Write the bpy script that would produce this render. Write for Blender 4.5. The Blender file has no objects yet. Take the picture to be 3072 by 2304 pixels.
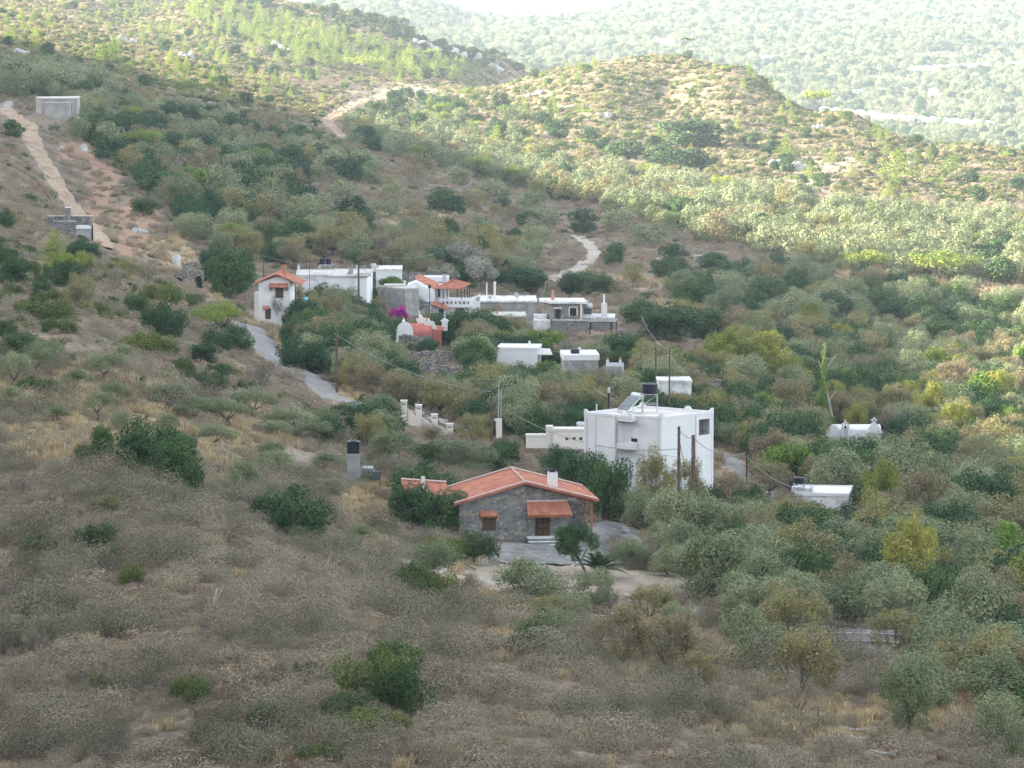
import bpy, math, random
import numpy as np
from mathutils import Vector, Matrix
random.seed(7); rng=np.random.default_rng(11)
C=bpy.data.collections.new('place'); bpy.context.scene.collection.children.link(C)
sc=bpy.context.scene
# ------------------------------------------------ camera, sky, sun, exposure
F=12510.0; CX,CY=1536.0,1152.0; VH=-150.0
PITCH=math.atan((CY-VH)/F); COSP,SINP=math.cos(PITCH),math.sin(PITCH)
cam=bpy.data.cameras.new('camera'); camo=bpy.data.objects.new('camera',cam); C.objects.link(camo)
cam.sensor_width=36; cam.lens=36*F/3072; cam.clip_end=90000; cam.clip_start=0.5
camo.location=(0,0,0); camo.rotation_euler=(math.pi/2-PITCH,0,0); sc.camera=camo
SUN_EL=math.radians(18); SUN_AZ=math.radians(-84)     # azimuth measured from +Y (view direction) towards +X
w=bpy.data.worlds.new('World'); sc.world=w; w.use_nodes=True
nt=w.node_tree; bg=nt.nodes['Background']; sky=nt.nodes.new('ShaderNodeTexSky'); sky.sky_type='NISHITA'
sky.sun_disc=False; sky.sun_elevation=SUN_EL; sky.sun_rotation=SUN_AZ; sky.air_density=1.0; sky.dust_density=1.5; sky.altitude=200
hsv=nt.nodes.new('ShaderNodeHueSaturation'); hsv.inputs['Saturation'].default_value=0.45   # a milky, hazy evening sky
nt.links.new(sky.outputs[0],hsv.inputs['Color']); nt.links.new(hsv.outputs[0],bg.inputs[0]); bg.inputs[1].default_value=0.10
sl=bpy.data.lights.new('sun','SUN'); so=bpy.data.objects.new('sun',sl); C.objects.link(so)
sl.energy=4.5; sl.angle=math.radians(0.6); sl.color=(1,0.90,0.72)
SD=Vector((math.sin(SUN_AZ)*math.cos(SUN_EL),math.cos(SUN_AZ)*math.cos(SUN_EL),math.sin(SUN_EL)))
so.rotation_euler=SD.to_track_quat('Z','Y').to_euler(); so.location=SD*500
sc.view_settings.view_transform='Standard'; sc.view_settings.look='None'; sc.view_settings.gamma=1
sc.view_settings.exposure=2.84
sc.render.engine='CYCLES'; sc.cycles.max_bounces=5; sc.cycles.diffuse_bounces=2; sc.cycles.transmission_bounces=2
sc.cycles.volume_bounces=0; sc.cycles.use_denoising=True
# ------------------------------------------------ node materials
def lin(c): return tuple(c)+(1,) if len(c)==3 else c
def mat(name,c1,c2=None,scale=4,rough=0.9,c3=None,bump=0,detail=5,translucent=0,tint=False,spec=0.2,obj=True,metal=0):
    m=bpy.data.materials.new(name); m.use_nodes=True; n=m.node_tree.nodes; l=m.node_tree.links
    p=n['Principled BSDF']; p.inputs['Roughness'].default_value=rough; p.inputs['Specular IOR Level'].default_value=spec
    p.inputs['Metallic'].default_value=metal
    if c2 is None: c2=tuple(x*0.8 for x in c1)
    g=n.new('ShaderNodeNewGeometry')
    tx=n.new('ShaderNodeTexNoise'); tx.inputs['Scale'].default_value=scale; tx.inputs['Detail'].default_value=detail
    tc=n.new('ShaderNodeTexCoord'); l.new(tc.outputs['Object'],tx.inputs['Vector'])
    r=n.new('ShaderNodeValToRGB'); r.color_ramp.elements[0].position=0.35; r.color_ramp.elements[1].position=0.65
    r.color_ramp.elements[0].color=lin(c1); r.color_ramp.elements[1].color=lin(c2)
    if c3 is not None:
        e=r.color_ramp.elements.new(0.5); e.color=lin(c3)
    l.new(tx.outputs['Fac'],r.inputs[0]); col=r.outputs[0]
    if tint:   # leaf age varies from clump to clump and from plant to plant
        at=n.new('ShaderNodeAttribute'); at.attribute_name='tint'
        oi=n.new('ShaderNodeObjectInfo')
        mx=n.new('ShaderNodeMath'); mx.operation='MULTIPLY_ADD'; mx.inputs[1].default_value=0.62; l.new(oi.outputs['Random'],mx.inputs[0])
        m2=n.new('ShaderNodeMath'); m2.operation='MULTIPLY'; m2.inputs[1].default_value=0.38; l.new(at.outputs['Fac'],m2.inputs[0]); l.new(m2.outputs[0],mx.inputs[2])
        l.new(mx.outputs[0],r.inputs[0]); r.color_ramp.elements[0].position=0.12; r.color_ramp.elements[-1].position=0.88
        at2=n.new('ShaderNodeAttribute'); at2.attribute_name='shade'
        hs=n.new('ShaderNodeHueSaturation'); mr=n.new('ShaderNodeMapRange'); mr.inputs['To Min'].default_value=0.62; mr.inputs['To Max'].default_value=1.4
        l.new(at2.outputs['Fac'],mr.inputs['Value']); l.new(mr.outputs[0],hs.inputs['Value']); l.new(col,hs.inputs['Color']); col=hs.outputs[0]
    l.new(col,p.inputs['Base Color'])
    if bump:
        b=n.new('ShaderNodeBump'); b.inputs['Strength'].default_value=bump; b.inputs['Distance'].default_value=0.05
        l.new(tx.outputs['Fac'],b.inputs['Height']); l.new(b.outputs[0],p.inputs['Normal'])
    if translucent:
        t=n.new('ShaderNodeBsdfTranslucent'); l.new(col,t.inputs[0]); ms=n.new('ShaderNodeMixShader'); ms.inputs[0].default_value=translucent
        l.new(p.outputs[0],ms.inputs[1]); l.new(t.outputs[0],ms.inputs[2]); l.new(ms.outputs[0],n['Material Output'].inputs[0])
    return m
def stone_mat(name,cs,mortar,scale=3.0):
    m=bpy.data.materials.new(name); m.use_nodes=True; n=m.node_tree.nodes; l=m.node_tree.links; p=n['Principled BSDF']
    p.inputs['Roughness'].default_value=0.95; p.inputs['Specular IOR Level'].default_value=0.1
    tc=n.new('ShaderNodeTexCoord'); mp=n.new('ShaderNodeMapping'); mp.inputs['Scale'].default_value=(1,1,1.35); l.new(tc.outputs['Object'],mp.inputs[0])
    v=n.new('ShaderNodeTexVoronoi'); v.inputs['Scale'].default_value=scale; v.inputs['Randomness'].default_value=0.9
    e=n.new('ShaderNodeTexVoronoi'); e.feature='DISTANCE_TO_EDGE'; e.inputs['Scale'].default_value=scale; e.inputs['Randomness'].default_value=0.9
    l.new(mp.outputs[0],v.inputs['Vector']); l.new(mp.outputs[0],e.inputs['Vector'])
    sep=n.new('ShaderNodeSeparateColor'); l.new(v.outputs['Color'],sep.inputs[0])
    r=n.new('ShaderNodeValToRGB'); r.color_ramp.interpolation='CONSTANT'
    while len(r.color_ramp.elements)<len(cs): r.color_ramp.elements.new(0.5)
    for i,c in enumerate(cs): r.color_ramp.elements[i].position=i/len(cs); r.color_ramp.elements[i].color=lin(c)
    l.new(sep.outputs[0],r.inputs[0])
    r2=n.new('ShaderNodeValToRGB'); r2.color_ramp.elements[0].position=0.04; r2.color_ramp.elements[1].position=0.11
    l.new(e.outputs['Distance'],r2.inputs[0])
    nz=n.new('ShaderNodeTexNoise'); nz.inputs['Scale'].default_value=1.1; nz.inputs['Detail'].default_value=6; l.new(tc.outputs['Object'],nz.inputs['Vector'])
    mx=n.new('ShaderNodeMix'); mx.data_type='RGBA'; l.new(r2.outputs[0],mx.inputs[0]); mx.inputs[6].default_value=lin(mortar); l.new(r.outputs[0],mx.inputs[7])
    m3=n.new('ShaderNodeMix'); m3.data_type='RGBA'; m3.blend_type='MULTIPLY'; m3.inputs[0].default_value=0.55; l.new(mx.outputs[2],m3.inputs[6])
    r4=n.new('ShaderNodeValToRGB'); r4.color_ramp.elements[0].position=0.3; r4.color_ramp.elements[0].color=(.45,.45,.45,1); r4.color_ramp.elements[1].position=0.7; r4.color_ramp.elements[1].color=(1.2,1.2,1.2,1)
    l.new(nz.outputs['Fac'],r4.inputs[0]); l.new(r4.outputs[0],m3.inputs[7]); l.new(m3.outputs[2],p.inputs['Base Color'])
    b=n.new('ShaderNodeBump'); b.inputs['Strength'].default_value=0.7; b.inputs['Distance'].default_value=0.05; l.new(r2.outputs[0],b.inputs['Height']); l.new(b.outputs[0],p.inputs['Normal'])
    return m
M={}
M['stone']=stone_mat('rubble_stone',[(.165,.168,.165),(.23,.225,.20),(.34,.29,.21),(.19,.192,.188),(.28,.265,.23),(.42,.37,.28),(.21,.21,.20)],(.235,.232,.22),2.7)
M['stone2']=stone_mat('pale_rubble',[(.30,.28,.25),(.22,.21,.2),(.38,.35,.3),(.27,.24,.2),(.33,.32,.3)],(.14,.13,.12),3.2)
M['ruin']=stone_mat('ruin_stone',[(.36,.34,.30),(.27,.26,.24),(.44,.40,.34),(.31,.29,.25)],(.10,.095,.085),2.6)
M['flag']=stone_mat('flagstones',[(.215,.215,.205),(.18,.185,.18),(.26,.255,.24),(.16,.165,.165)],(.26,.24,.21),0.8)
M['white']=mat('white_render',(.68,.67,.665),(.74,.73,.725),0.5,0.9,bump=0.1)
M['cream']=mat('cream_render',(.66,.60,.54),(.71,.655,.59),0.5)
M['grey']=mat('grey_render',(.24,.235,.225),(.36,.35,.33),0.9,c3=(.3,.29,.27),detail=8)
M['concrete']=mat('board_concrete',(.30,.285,.26),(.42,.40,.365),0.5,c3=(.36,.345,.315),detail=8)
M['roofcem']=mat('cement_roof',(.42,.40,.37),(.56,.54,.50),0.4,detail=8)
M['whiteold']=mat('old_whitewash',(.42,.41,.4),(.78,.77,.76),0.8,c3=(.66,.65,.64),detail=8)
M['tile']=mat('terracotta',(.35,.13,.085),(.48,.215,.14),1.3,c3=(.41,.165,.105),detail=6)
M['mortar']=mat('ridge_mortar',(.55,.42,.37),(.68,.52,.46),3)
M['redvault']=mat('red_vault_paint',(.40,.12,.10),(.47,.165,.13),1.0,detail=6)
M['wood']=mat('dark_wood',(.05,.022,.014),(.085,.038,.022),6)
M['woodp']=mat('pole_wood',(.09,.06,.045),(.15,.11,.085),3)
M['woodo']=mat('orange_wood',(.30,.10,.04),(.38,.14,.06),3)
M['shutter']=mat('brown_shutter',(.075,.05,.035),(.11,.075,.05),6)
M['dark']=mat('dark_opening',(.02,.02,.022),(.03,.03,.032),2)
M['glass']=mat('window_glass',(.05,.06,.07),(.09,.1,.11),2,0.15,spec=0.6)
M['black']=mat('black_plastic',(.012,.013,.02),(.02,.022,.035),2,0.45)
M['steel']=mat('galvanised_steel',(.42,.44,.45),(.55,.57,.58),3,0.45,metal=0.4)
M['panel']=mat('solar_panel',(.05,.07,.07),(.09,.11,.11),2,0.25,spec=0.5)
M['cable']=mat('cable',(.16,.17,.17),(.22,.23,.23),2,0.6)
M['rust']=mat('rusty_sheet',(.20,.19,.2),(.28,.25,.25),1.2,c3=(.17,.13,.12),detail=8)
M['brick']=mat('clay_brick',(.35,.15,.09),(.45,.22,.13),4)
M['blue']=mat('blue_tarp',(.16,.45,.62),(.25,.55,.7),3,0.5)
M['bark']=mat('bark',(.10,.085,.07),(.17,.15,.13),5)
M['barkp']=mat('pale_bark',(.30,.27,.23),(.42,.38,.33),4)
M['rock']=mat('limestone',(.30,.295,.28),(.52,.50,.47),0.9,c3=(.40,.39,.37),detail=9,bump=0.5)
M['film']=mat('greenhouse_film',(.72,.76,.80),(.82,.85,.88),0.3,0.4)
M['pots']=mat('clay_pot',(.42,.2,.13),(.5,.26,.17),4)
T=0.3
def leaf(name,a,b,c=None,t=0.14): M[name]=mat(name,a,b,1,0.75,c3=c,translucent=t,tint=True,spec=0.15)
leaf('olive_leaf',(.15,.185,.09),(.30,.32,.175),(.215,.245,.13))
leaf('evergreen_leaf',(.035,.08,.034),(.085,.14,.042),(.05,.10,.038))
leaf('lentisk_leaf',(.045,.085,.03),(.155,.175,.045),(.08,.12,.035))
leaf('autumn_leaf',(.24,.195,.115),(.29,.275,.095),(.25,.225,.12))
leaf('pine_needle',(.15,.22,.05),(.32,.36,.085),(.22,.28,.065),0.35)
leaf('fig_leaf',(.11,.20,.04),(.23,.29,.06),(.16,.25,.05),0.35)
leaf('plane_leaf',(.19,.22,.055),(.38,.36,.095),(.27,.29,.07),0.3)
leaf('twig_grey',(.22,.188,.132),(.34,.295,.205),(.275,.236,.165),0.1)
leaf('twig_olive',(.12,.108,.072),(.255,.225,.15),(.18,.16,.105),0.08)
leaf('hill_twig',(.21,.185,.095),(.33,.29,.15),(.265,.235,.12),0.1)
leaf('twig_brown',(.25,.185,.13),(.36,.265,.175),(.30,.225,.15),0.1)
leaf('dry_grass',(.40,.31,.18),(.54,.43,.26),(.46,.36,.215),0.2)
leaf('silver_leaf',(.24,.24,.19),(.36,.35,.28),(.3,.3,.24),0.2)
leaf('bougainvillea',(.40,.02,.28),(.55,.04,.40),(.45,.03,.33),0.3)
leaf('palm_leaf',(.05,.09,.03),(.09,.14,.05),None,0.2)
# ------------------------------------------------ mesh helpers
def mk(name,V,Fc,m=None,smooth=False,mi=None,attrs=None,ms=None):
    me=bpy.data.meshes.new(name); V=np.asarray(V,np.float32)
    if isinstance(Fc,np.ndarray):
        k=Fc.shape[1]; nf=len(Fc); me.vertices.add(len(V)); me.vertices.foreach_set('co',V.ravel())
        me.loops.add(nf*k); me.loops.foreach_set('vertex_index',Fc.astype(np.int32).ravel())
        me.polygons.add(nf); me.polygons.foreach_set('loop_start',np.arange(0,nf*k,k,dtype=np.int32))
        try: me.polygons.foreach_set('loop_total',np.full(nf,k,dtype=np.int32))
        except Exception: pass
    else: me.from_pydata(V.tolist(),[],Fc)
    for x in (ms or ([m] if m else [])): me.materials.append(x)
    if mi is not None: me.polygons.foreach_set('material_index',np.asarray(mi,np.int32))
    if smooth: me.polygons.foreach_set('use_smooth',np.ones(len(me.polygons),bool))
    for k,(ty,dom,a) in (attrs or {}).items():
        at=me.attributes.new(k,ty,dom); at.data.foreach_set({'FLOAT':'value','INT':'value','FLOAT_COLOR':'color','FLOAT_VECTOR':'vector'}[ty],np.asarray(a).ravel())
    me.update(calc_edges=True); me.validate(); return me
def link(name,me,parent=None):
    o=bpy.data.objects.new(name,me); C.objects.link(o)
    if parent: o.parent=parent
    return o
def tag(o,label=None,cat=None,group=None,kind=None):
    if label: o['label']=label
    if cat: o['category']=cat
    if group: o['group']=group
    if kind: o['kind']=kind
    return o
class MB:
    def __init__(s): s.V=[]; s.F=[]; s.sm=False
    def add(s,V,Fc):
        n=len(s.V); s.V+= [tuple(v) for v in V]; s.F+=[tuple(i+n for i in f) for f in Fc]; return s
    def box(s,x0,x1,y0,y1,z0,z1):
        V=[(x,y,z) for z in (z0,z1) for y in (y0,y1) for x in (x0,x1)]
        return s.add(V,[(0,2,3,1),(4,5,7,6),(0,1,5,4),(2,6,7,3),(0,4,6,2),(1,3,7,5)])
    def prism(s,P,z0,z1):   # polygon, counter-clockwise
        n=len(P); z0=z0 if hasattr(z0,'__len__') else [z0]*n; z1=z1 if hasattr(z1,'__len__') else [z1]*n
        V=[(p[0],p[1],z0[i]) for i,p in enumerate(P)]+[(p[0],p[1],z1[i]) for i,p in enumerate(P)]
        return s.add(V,[tuple(range(n))[::-1],tuple(range(n,2*n))]+[(i,(i+1)%n,n+(i+1)%n,n+i) for i in range(n)])
    def xz(s,P,y0,y1):  # polygon in the xz plane, counter-clockwise seen from the front (-y)
        n=len(P); V=[(p[0],y0,p[1]) for p in P]+[(p[0],y1,p[1]) for p in P]
        return s.add(V,[tuple(range(n)),tuple(range(n,2*n))[::-1]]+[(i,n+i,n+(i+1)%n,(i+1)%n) for i in range(n)])
    def yz(s,P,x0,x1):
        n=len(P); V=[(x0,p[0],p[1]) for p in P]+[(x1,p[0],p[1]) for p in P]
        return s.add(V,[tuple(range(n))[::-1],tuple(range(n,2*n))]+[(i,(i+1)%n,n+(i+1)%n,n+i) for i in range(n)])
    def tube(s,pts,rs,n=8,cap=True):
        pts=[Vector(p) for p in pts]; rs=rs if hasattr(rs,'__len__') else [rs]*len(pts); V=[];Fc=[]
        up=Vector((0.13,0.2,0.97))
        for i,p in enumerate(pts):
            d=(pts[min(i+1,len(pts)-1)]-pts[max(i-1,0)]).normalized()
            if abs(d.dot(up))>0.95: a=d.cross(Vector((1,0,0))).normalized()
            else: a=d.cross(up).normalized()
            b=d.cross(a)
            for k in range(n):
                t=2*math.pi*k/n; V.append(p+(a*math.cos(t)+b*math.sin(t))*rs[i])
        for i in range(len(pts)-1):
            for k in range(n): Fc.append((i*n+k,i*n+(k+1)%n,(i+1)*n+(k+1)%n,(i+1)*n+k))
        if cap: Fc+= [tuple(range(n))[::-1],tuple(range((len(pts)-1)*n,len(pts)*n))]
        return s.add(V,Fc)
    def lathe(s,c,prof,n=16):  # prof: (r,z)
        V=[];Fc=[]
        for r,z in prof:
            for k in range(n): t=2*math.pi*k/n; V.append((c[0]+r*math.cos(t),c[1]+r*math.sin(t),c[2]+z))
        for i in range(len(prof)-1):
            for k in range(n): Fc.append((i*n+k,i*n+(k+1)%n,(i+1)*n+(k+1)%n,(i+1)*n+k))
        Fc+=[tuple(range(n))[::-1],tuple(range((len(prof)-1)*n,len(prof)*n))]
        return s.add(V,Fc)
    def roof(s,A,B,Cc,D,pitch=0.24,amp=0.05,th=0.10):
        # barrel-tiled slope: eave A->B, ridge D->C (above B); ribs run from eave to ridge
        A,B,Cc,D=map(Vector,(A,B,Cc,D)); L=(B-A).length; n=max(2,int(L/pitch)); k=4*n; nr=7
        nn=(B-A).cross(D-A).normalized(); 
        if nn.z<0: nn=-nn
        V=[];Fc=[]
        for j in range(nr):
            t=j/(nr-1)
            for i in range(k+1):
                u=i/k; p=(A.lerp(B,u)).lerp(D.lerp(Cc,u),t); V.append(p+nn*(amp*abs(math.sin(math.pi*u*n))+0.012*(random.random()))) 
        for j in range(nr-1):
            for i in range(k): Fc.append((j*(k+1)+i,j*(k+1)+i+1,(j+1)*(k+1)+i+1,(j+1)*(k+1)+i))
        s.add(V,Fc)
        q=[A,B,Cc,D]; s.add([p-nn*0.01 for p in q]+[p-nn*th for p in q],[(0,1,2,3),(7,6,5,4),(0,4,5,1),(1,5,6,2),(2,6,7,3),(3,7,4,0)])
        return s
    def build(s,name,m,parent=None,smooth=False):
        me=mk(name,s.V,s.F,m,smooth); return link(name,me,parent)
# ------------------------------------------------ terrain: heights come from surveyed points (image column, row, distance)
def ray(u,v):
    xc=(u-CX)/F; yc=(CY-v)/F; yy=COSP+yc*SINP; zz=-SINP+yc*COSP
    return xc/yy, zz/yy
CTRL=[
(-300,2304,235),(-300,1700,310),(-300,1400,355),(-300,1200,405),(-300,900,520),(-300,700,650),(-300,560,780),(-300,400,1000),(-300,300,1200),(-300,200,1600),(-300,60,2100),(-300,-40,2700),
(0,2304,228),(0,1900,270),(0,1700,300),(0,1400,350),(0,1200,400),(0,1050,450),(0,900,520),(0,700,640),(0,600,740),(0,480,900),(0,340,1120),(0,270,1300),(0,180,1650),(0,60,2100),(0,-20,2700),
(150,345,1140),(220,500,1010),(260,650,880),
(400,2304,222),(400,1900,262),(400,1600,305),(400,1400,345),(400,1200,420),(400,1050,490),(400,900,580),(400,750,760),(400,600,920),(400,450,1100),(400,340,1300),(400,270,1480),(400,180,1800),(400,80,2150),(400,10,2350),
(800,2304,218),(800,1900,258),(800,1700,292),(800,1500,370),(800,1350,425),(800,1200,500),(800,1080,590),(760,960,690),(800,880,760),(800,750,900),(800,600,1060),(800,450,1250),(750,360,1400),(800,300,1620),(800,200,1880),(800,100,2200),(800,58,2300),(1000,112,2220),(1000,35,2540),
(1200,2304,215),(1200,2000,248),(1200,1850,290),(1200,1720,345),(1200,1600,388),(1200,1450,430),(1200,1300,480),(1200,1180,560),(1200,1050,670),(1200,950,745),(1200,830,850),(1200,700,990),(1200,550,1180),(1200,460,1380),(1200,380,1580),(1200,300,1820),(1100,250,1950),(1180,205,2080),(1200,190,2130),(1250,112,2480),(1200,75,2540),
(1600,2304,215),(1600,2000,258),(1600,1850,318),(1600,1770,350),(1600,1650,386),(1600,1560,410),(1600,1400,470),(1600,1250,545),(1600,1120,650),(1600,980,790),(1600,850,900),(1600,720,1050),(1600,600,1230),(1600,500,1420),(1600,400,1600),(1600,300,1780),(1600,232,1930),
(2000,2304,222),(2000,2000,285),(2000,1800,350),(2000,1650,400),(2000,1540,432),(2000,1350,515),(2000,1200,590),(2000,1050,710),(2000,900,850),(2000,780,980),(2000,650,1200),(2000,500,1480),(2000,350,1700),(2000,250,1820),(2050,172,1910),
(2400,2304,232),(2400,2050,285),(2400,1850,345),(2400,1650,415),(2400,1500,475),(2400,1300,600),(2400,1150,700),(2400,1000,800),(2400,880,890),(2400,760,1050),(2400,600,1330),(2400,450,1560),(2400,330,1760),
(2800,2304,240),(2800,2150,265),(2800,2000,305),(2800,1800,375),(2800,1600,450),(2800,1400,560),(2800,1200,690),(2800,1000,830),(2800,850,1000),(2800,700,1200),(2800,560,1430),(2800,440,1660),
(3200,2304,250),(3200,2150,280),(3200,2000,325),(3200,1800,400),(3200,1600,480),(3200,1400,590),(3200,1200,720),(3200,1000,870),(3200,850,1030),(3200,700,1230),(3200,570,1430),(3200,460,1640),
# ridge silhouettes
(1500,172,2500),(1570,218,2430),(2250,215,1880),(2350,300,1830),
# plain
(1000,0,4860),(1200,30,4725),(1500,150,4117),(1400,90,4725),(1500,58,5265),(1650,60,5265),(1700,190,3915),(1900,130,4320),(1900,20,5265),(2100,150,4185),(2100,60,4860),(2100,-60,5805),
(2400,250,3712),(2400,130,4387),(2400,20,5130),(2400,-80,6075),(2700,400,3172),(2700,250,3780),(2700,130,4387),(2700,20,5130),(2700,-80,6075),
(3100,430,3105),(3100,300,3510),(3100,180,4117),(3100,60,4860),(3100,-60,5805),
(1780,195,1900),(2560,350,1735),(1250,0,5265),(2900,435,1660),(1900,176,1905),(1980,170,1908),(1700,206,1905),(0,-70,2700),(-300,-90,2700),(350,-40,2420),(650,-10,2400),(850,12,2540),]
HID=[(1600,2250,-100),(1800,2250,-112),(2000,2250,-118),(2200,2250,-120),(2400,2150,-115),(2700,1950,-112),(3100,1950,-115),
(1200,2800,-80),(1400,2750,-95),(1550,2650,-95),(900,2800,-75),(500,3000,-60),(0,3200,-50),
(1500,6000,-130),(1650,6000,-130),(1500,7200,-195),(1000,7000,-195),(2100,7300,-190),(2700,7500,-190),(3200,7500,-190),(0,7000,-195),(1200,3500,-110),(1700,3000,-125),(2300,2900,-135),(2900,2600,-130),]
P_=[]
for u,v,D in CTRL:
    a,s=ray(u,v); P_.append((a*F+CX,D,s*D))
P_=np.array(P_+[tuple(h) for h in HID])
def _c(uu,D): return np.stack([uu/330.0,np.log(D)/0.16],-1)
RBFK=_c(P_[:,0],P_[:,1]); RBFN=len(RBFK)
_M=np.zeros((RBFN+1,RBFN+1)); _M[:RBFN,:RBFN]=np.sqrt(((RBFK[:,None]-RBFK[None])**2).sum(-1)+0.02)-0.004*np.eye(RBFN); _M[:RBFN,RBFN]=1; _M[RBFN,:RBFN]=1
RBFW=np.linalg.solve(_M,np.append(P_[:,2],0))
WAVES=[(rng.uniform(0,2*math.pi),rng.uniform(0,2*math.pi),10**rng.uniform(0,1)) for _ in range(46)]
def fbm(X,Y,wl,seed=0):   # sum of random waves, wavelengths wl .. wl/10, amplitude ~ 1
    out=np.zeros_like(X); tot=0
    for i,(th,ph,k) in enumerate(WAVES[seed:seed+22]):
        out+=np.sin((X*math.cos(th)+Y*math.sin(th))*k*2*math.pi/wl+ph*(1+seed)+0.7*np.sin(Y*k/wl*3+ph*3))/k**0.8; tot+=1/k**1.6
    return out/math.sqrt(tot)
# shoulder of the mountain left of the frame; its crest sets where the evening shadow ends
BND=[(2830,1470,535),(2770,1220,680),(2740,1050,800),(2700,915,930),(2330,820,1000),(2100,765,1040),(1800,680,1160),(1650,630,1250),(1480,570,1350),(1200,480,1450),(950,405,1520),(700,350,1560),(480,320,1600),(300,265,1700),(130,190,1800),(0,110,1900)]
XR=-430.0
def base(X,Y):
    X=np.asarray(X,float); Y=np.asarray(Y,float); D=np.clip(Y,150,9000); uu=np.clip(CX+F*X/np.maximum(D,1),-500,3500)
    q=_c(uu.ravel(),D.ravel()); out=np.full(len(q),RBFW[RBFN])
    for i in range(RBFN): out+=RBFW[i]*np.sqrt(((q-RBFK[i])**2).sum(1)+0.02)
    z=out.reshape(X.shape)
    t=np.clip(Y/150,0,1); z=np.where(Y<150,-1.7+(z+1.7)*t**0.8,z)
    far=np.clip((Y-6300)/900,0,1); return z*(1-far)-200*far
bp=[]
for u,v,D in BND:
    a,s=ray(u,v); X=a*D; t=(X-XR)/(-SD.x); bp.append((D+t*SD.y,float(base(np.array([X]),np.array([D]))[0])+t*math.tan(SUN_EL)*math.hypot(SD.x,SD.y)/math.cos(SUN_EL)*1.0))
bp=sorted(bp); bp=[(-500,bp[0][1]+110),(bp[0][0]-60,bp[0][1]+70)]+bp+[(bp[-1][0]+90,-45),(2350,-45),(2400,62),(2720,85),(2950,-90)]  # far rise of this unseen crest is added to cast shade on the back ridge
BY=np.array([b[0] for b in bp]); BZ=np.array([b[1] for b in bp])
def height(X,Y,detail=True):
    X=np.asarray(X,float); Y=np.asarray(Y,float); z=base(X,Y)
    if detail:
        A=np.clip(Y/900,0.25,1.6); z=z+0.45*A*fbm(X,Y,38)+0.12*fbm(X,Y,6,7)*np.clip(Y/400,0.5,1.5)
    e=-0.147*np.maximum(Y,0)-8            # beyond the left edge of the view
    w=np.clip((e-X)/np.maximum(e-XR,30),0,1); crest=np.interp(Y,BY,BZ)
    rise=np.where(X<XR,crest-(XR-X)*0.25,z*(1-w**1.5)+crest*w**1.5); return np.where(X<e,np.maximum(rise,z) if False else rise,z)
def hgt(x,y): return float(height(np.array([x]),np.array([y]))[0])
# the ground sheet: columns fan out from the viewpoint so near ground is finer than far ground
ucol=np.concatenate([np.linspace(-560,-120,30,endpoint=False),np.linspace(-120,3190,470),np.linspace(3200,3640,30)])
acol=(ucol-CX)/F
Dr=np.exp(np.linspace(math.log(120),math.log(7400),1120))
AA,DD=np.meshgrid(acol,Dr); GX=AA*DD; GY=DD; GZ=height(GX,GY)
def to_px(X,Y,Z):
    s=Z/Y; a=X/Y; yc=(s*COSP+SINP)/(COSP-s*SINP); xc=a*(COSP+yc*SINP); return CX+xc*F, CY-yc*F
GU,GV=to_px(GX,GY,GZ)
MINV=np.minimum.accumulate(GV,axis=0)     # what has been seen of each column so far
def at(u,v):   # first ground point seen at a pixel
    j=int(np.clip(np.searchsorted(ucol,u),1,len(ucol)-1)); col=GV[:,j]
    i=int(np.argmax(col<=v)); 
    if i==0: i=1 if col[0]<=v else len(Dr)-1
    t=(col[i-1]-v)/max(1e-6,col[i-1]-col[i]) if i>0 else 0; D=Dr[i-1]+(Dr[i]-Dr[i-1])*min(max(t,0),1)
    a=ray(u,v)[0]; x=a*D; return Vector((x,D,hgt(x,D)))
def seen(X,Y):  # is that bit of ground in view (not behind a crest)
    j=np.clip(np.searchsorted(ucol,CX+F*X/Y),0,len(ucol)-1); i=np.clip(np.searchsorted(Dr,Y),0,len(Dr)-1)
    return GV[i,j]<=MINV[i,j]+14000/Y*1.0
# soil colours: patches of straw, red earth, bare stony ground
PATCH={'straw':[(450,1330,420,130),(200,1180,260,60),(1130,1530,130,110),(1400,1760,160,70),(1500,1880,90,60),(1930,1560,110,90),(720,720,90,60),(520,760,60,60),(660,880,60,40),(800,1010,60,70),(880,1070,50,30),(1080,1200,90,30),(1750,850,120,22),(1950,850,180,22),(2080,930,170,40),(2250,920,170,40),(2430,950,160,35),(2650,850,260,50),(2900,940,200,60),(2700,1080,160,60),(2950,1110,120,50),(2200,1400,60,70),(2420,2170,330,70),(2820,2130,140,60),(2200,1970,180,80),(1990,1880,130,60),(1250,660,130,30),(2350,1010,100,40),(2650,980,60,40),(1200,1790,50,30)],
 'red':[(300,540,60,150),(400,700,80,90),(250,440,90,60),(960,245,120,20),(820,205,60,18),(2650,860,320,60),(1150,290,170,30),(2300,690,200,16),(2000,640,160,12),(1650,540,120,10),(2700,760,200,12)],
 'bare':[(1780,1745,330,45),(1500,1760,120,30),(650,1330,160,90),(900,1380,60,60),(1200,1580,120,60),(1550,1720,350,80),(1700,1790,400,30),(2200,2270,260,40),(1760,2240,40,60),(1180,290,190,36),(1750,540,260,20),(2480,500,130,30),(2520,640,110,30),(2850,2160,140,50),(1900,1830,260,60),(2400,560,120,40),(1880,480,120,18)],
 'pale':[(1850,1590,110,50),(1640,1670,180,35),(1700,1665,120,20)]}
def wob(U,V): return 0.42*np.sin(U/47+1.3*np.sin(V/31))+0.33*np.sin(V/19+U/23)+0.25*np.sin(U/11-V/9)
def pm(kind,U,V):
    m=np.zeros_like(U); U,V=U+34*wob(U,V),V+20*wob(V+90,U)
    for (u,v,a,b) in PATCH[kind]:
        d=np.sqrt(((U-u)/a)**2+((V-v)/b)**2); m=np.maximum(m,np.clip((1.15-d)/0.45,0,1))
    return m
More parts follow.
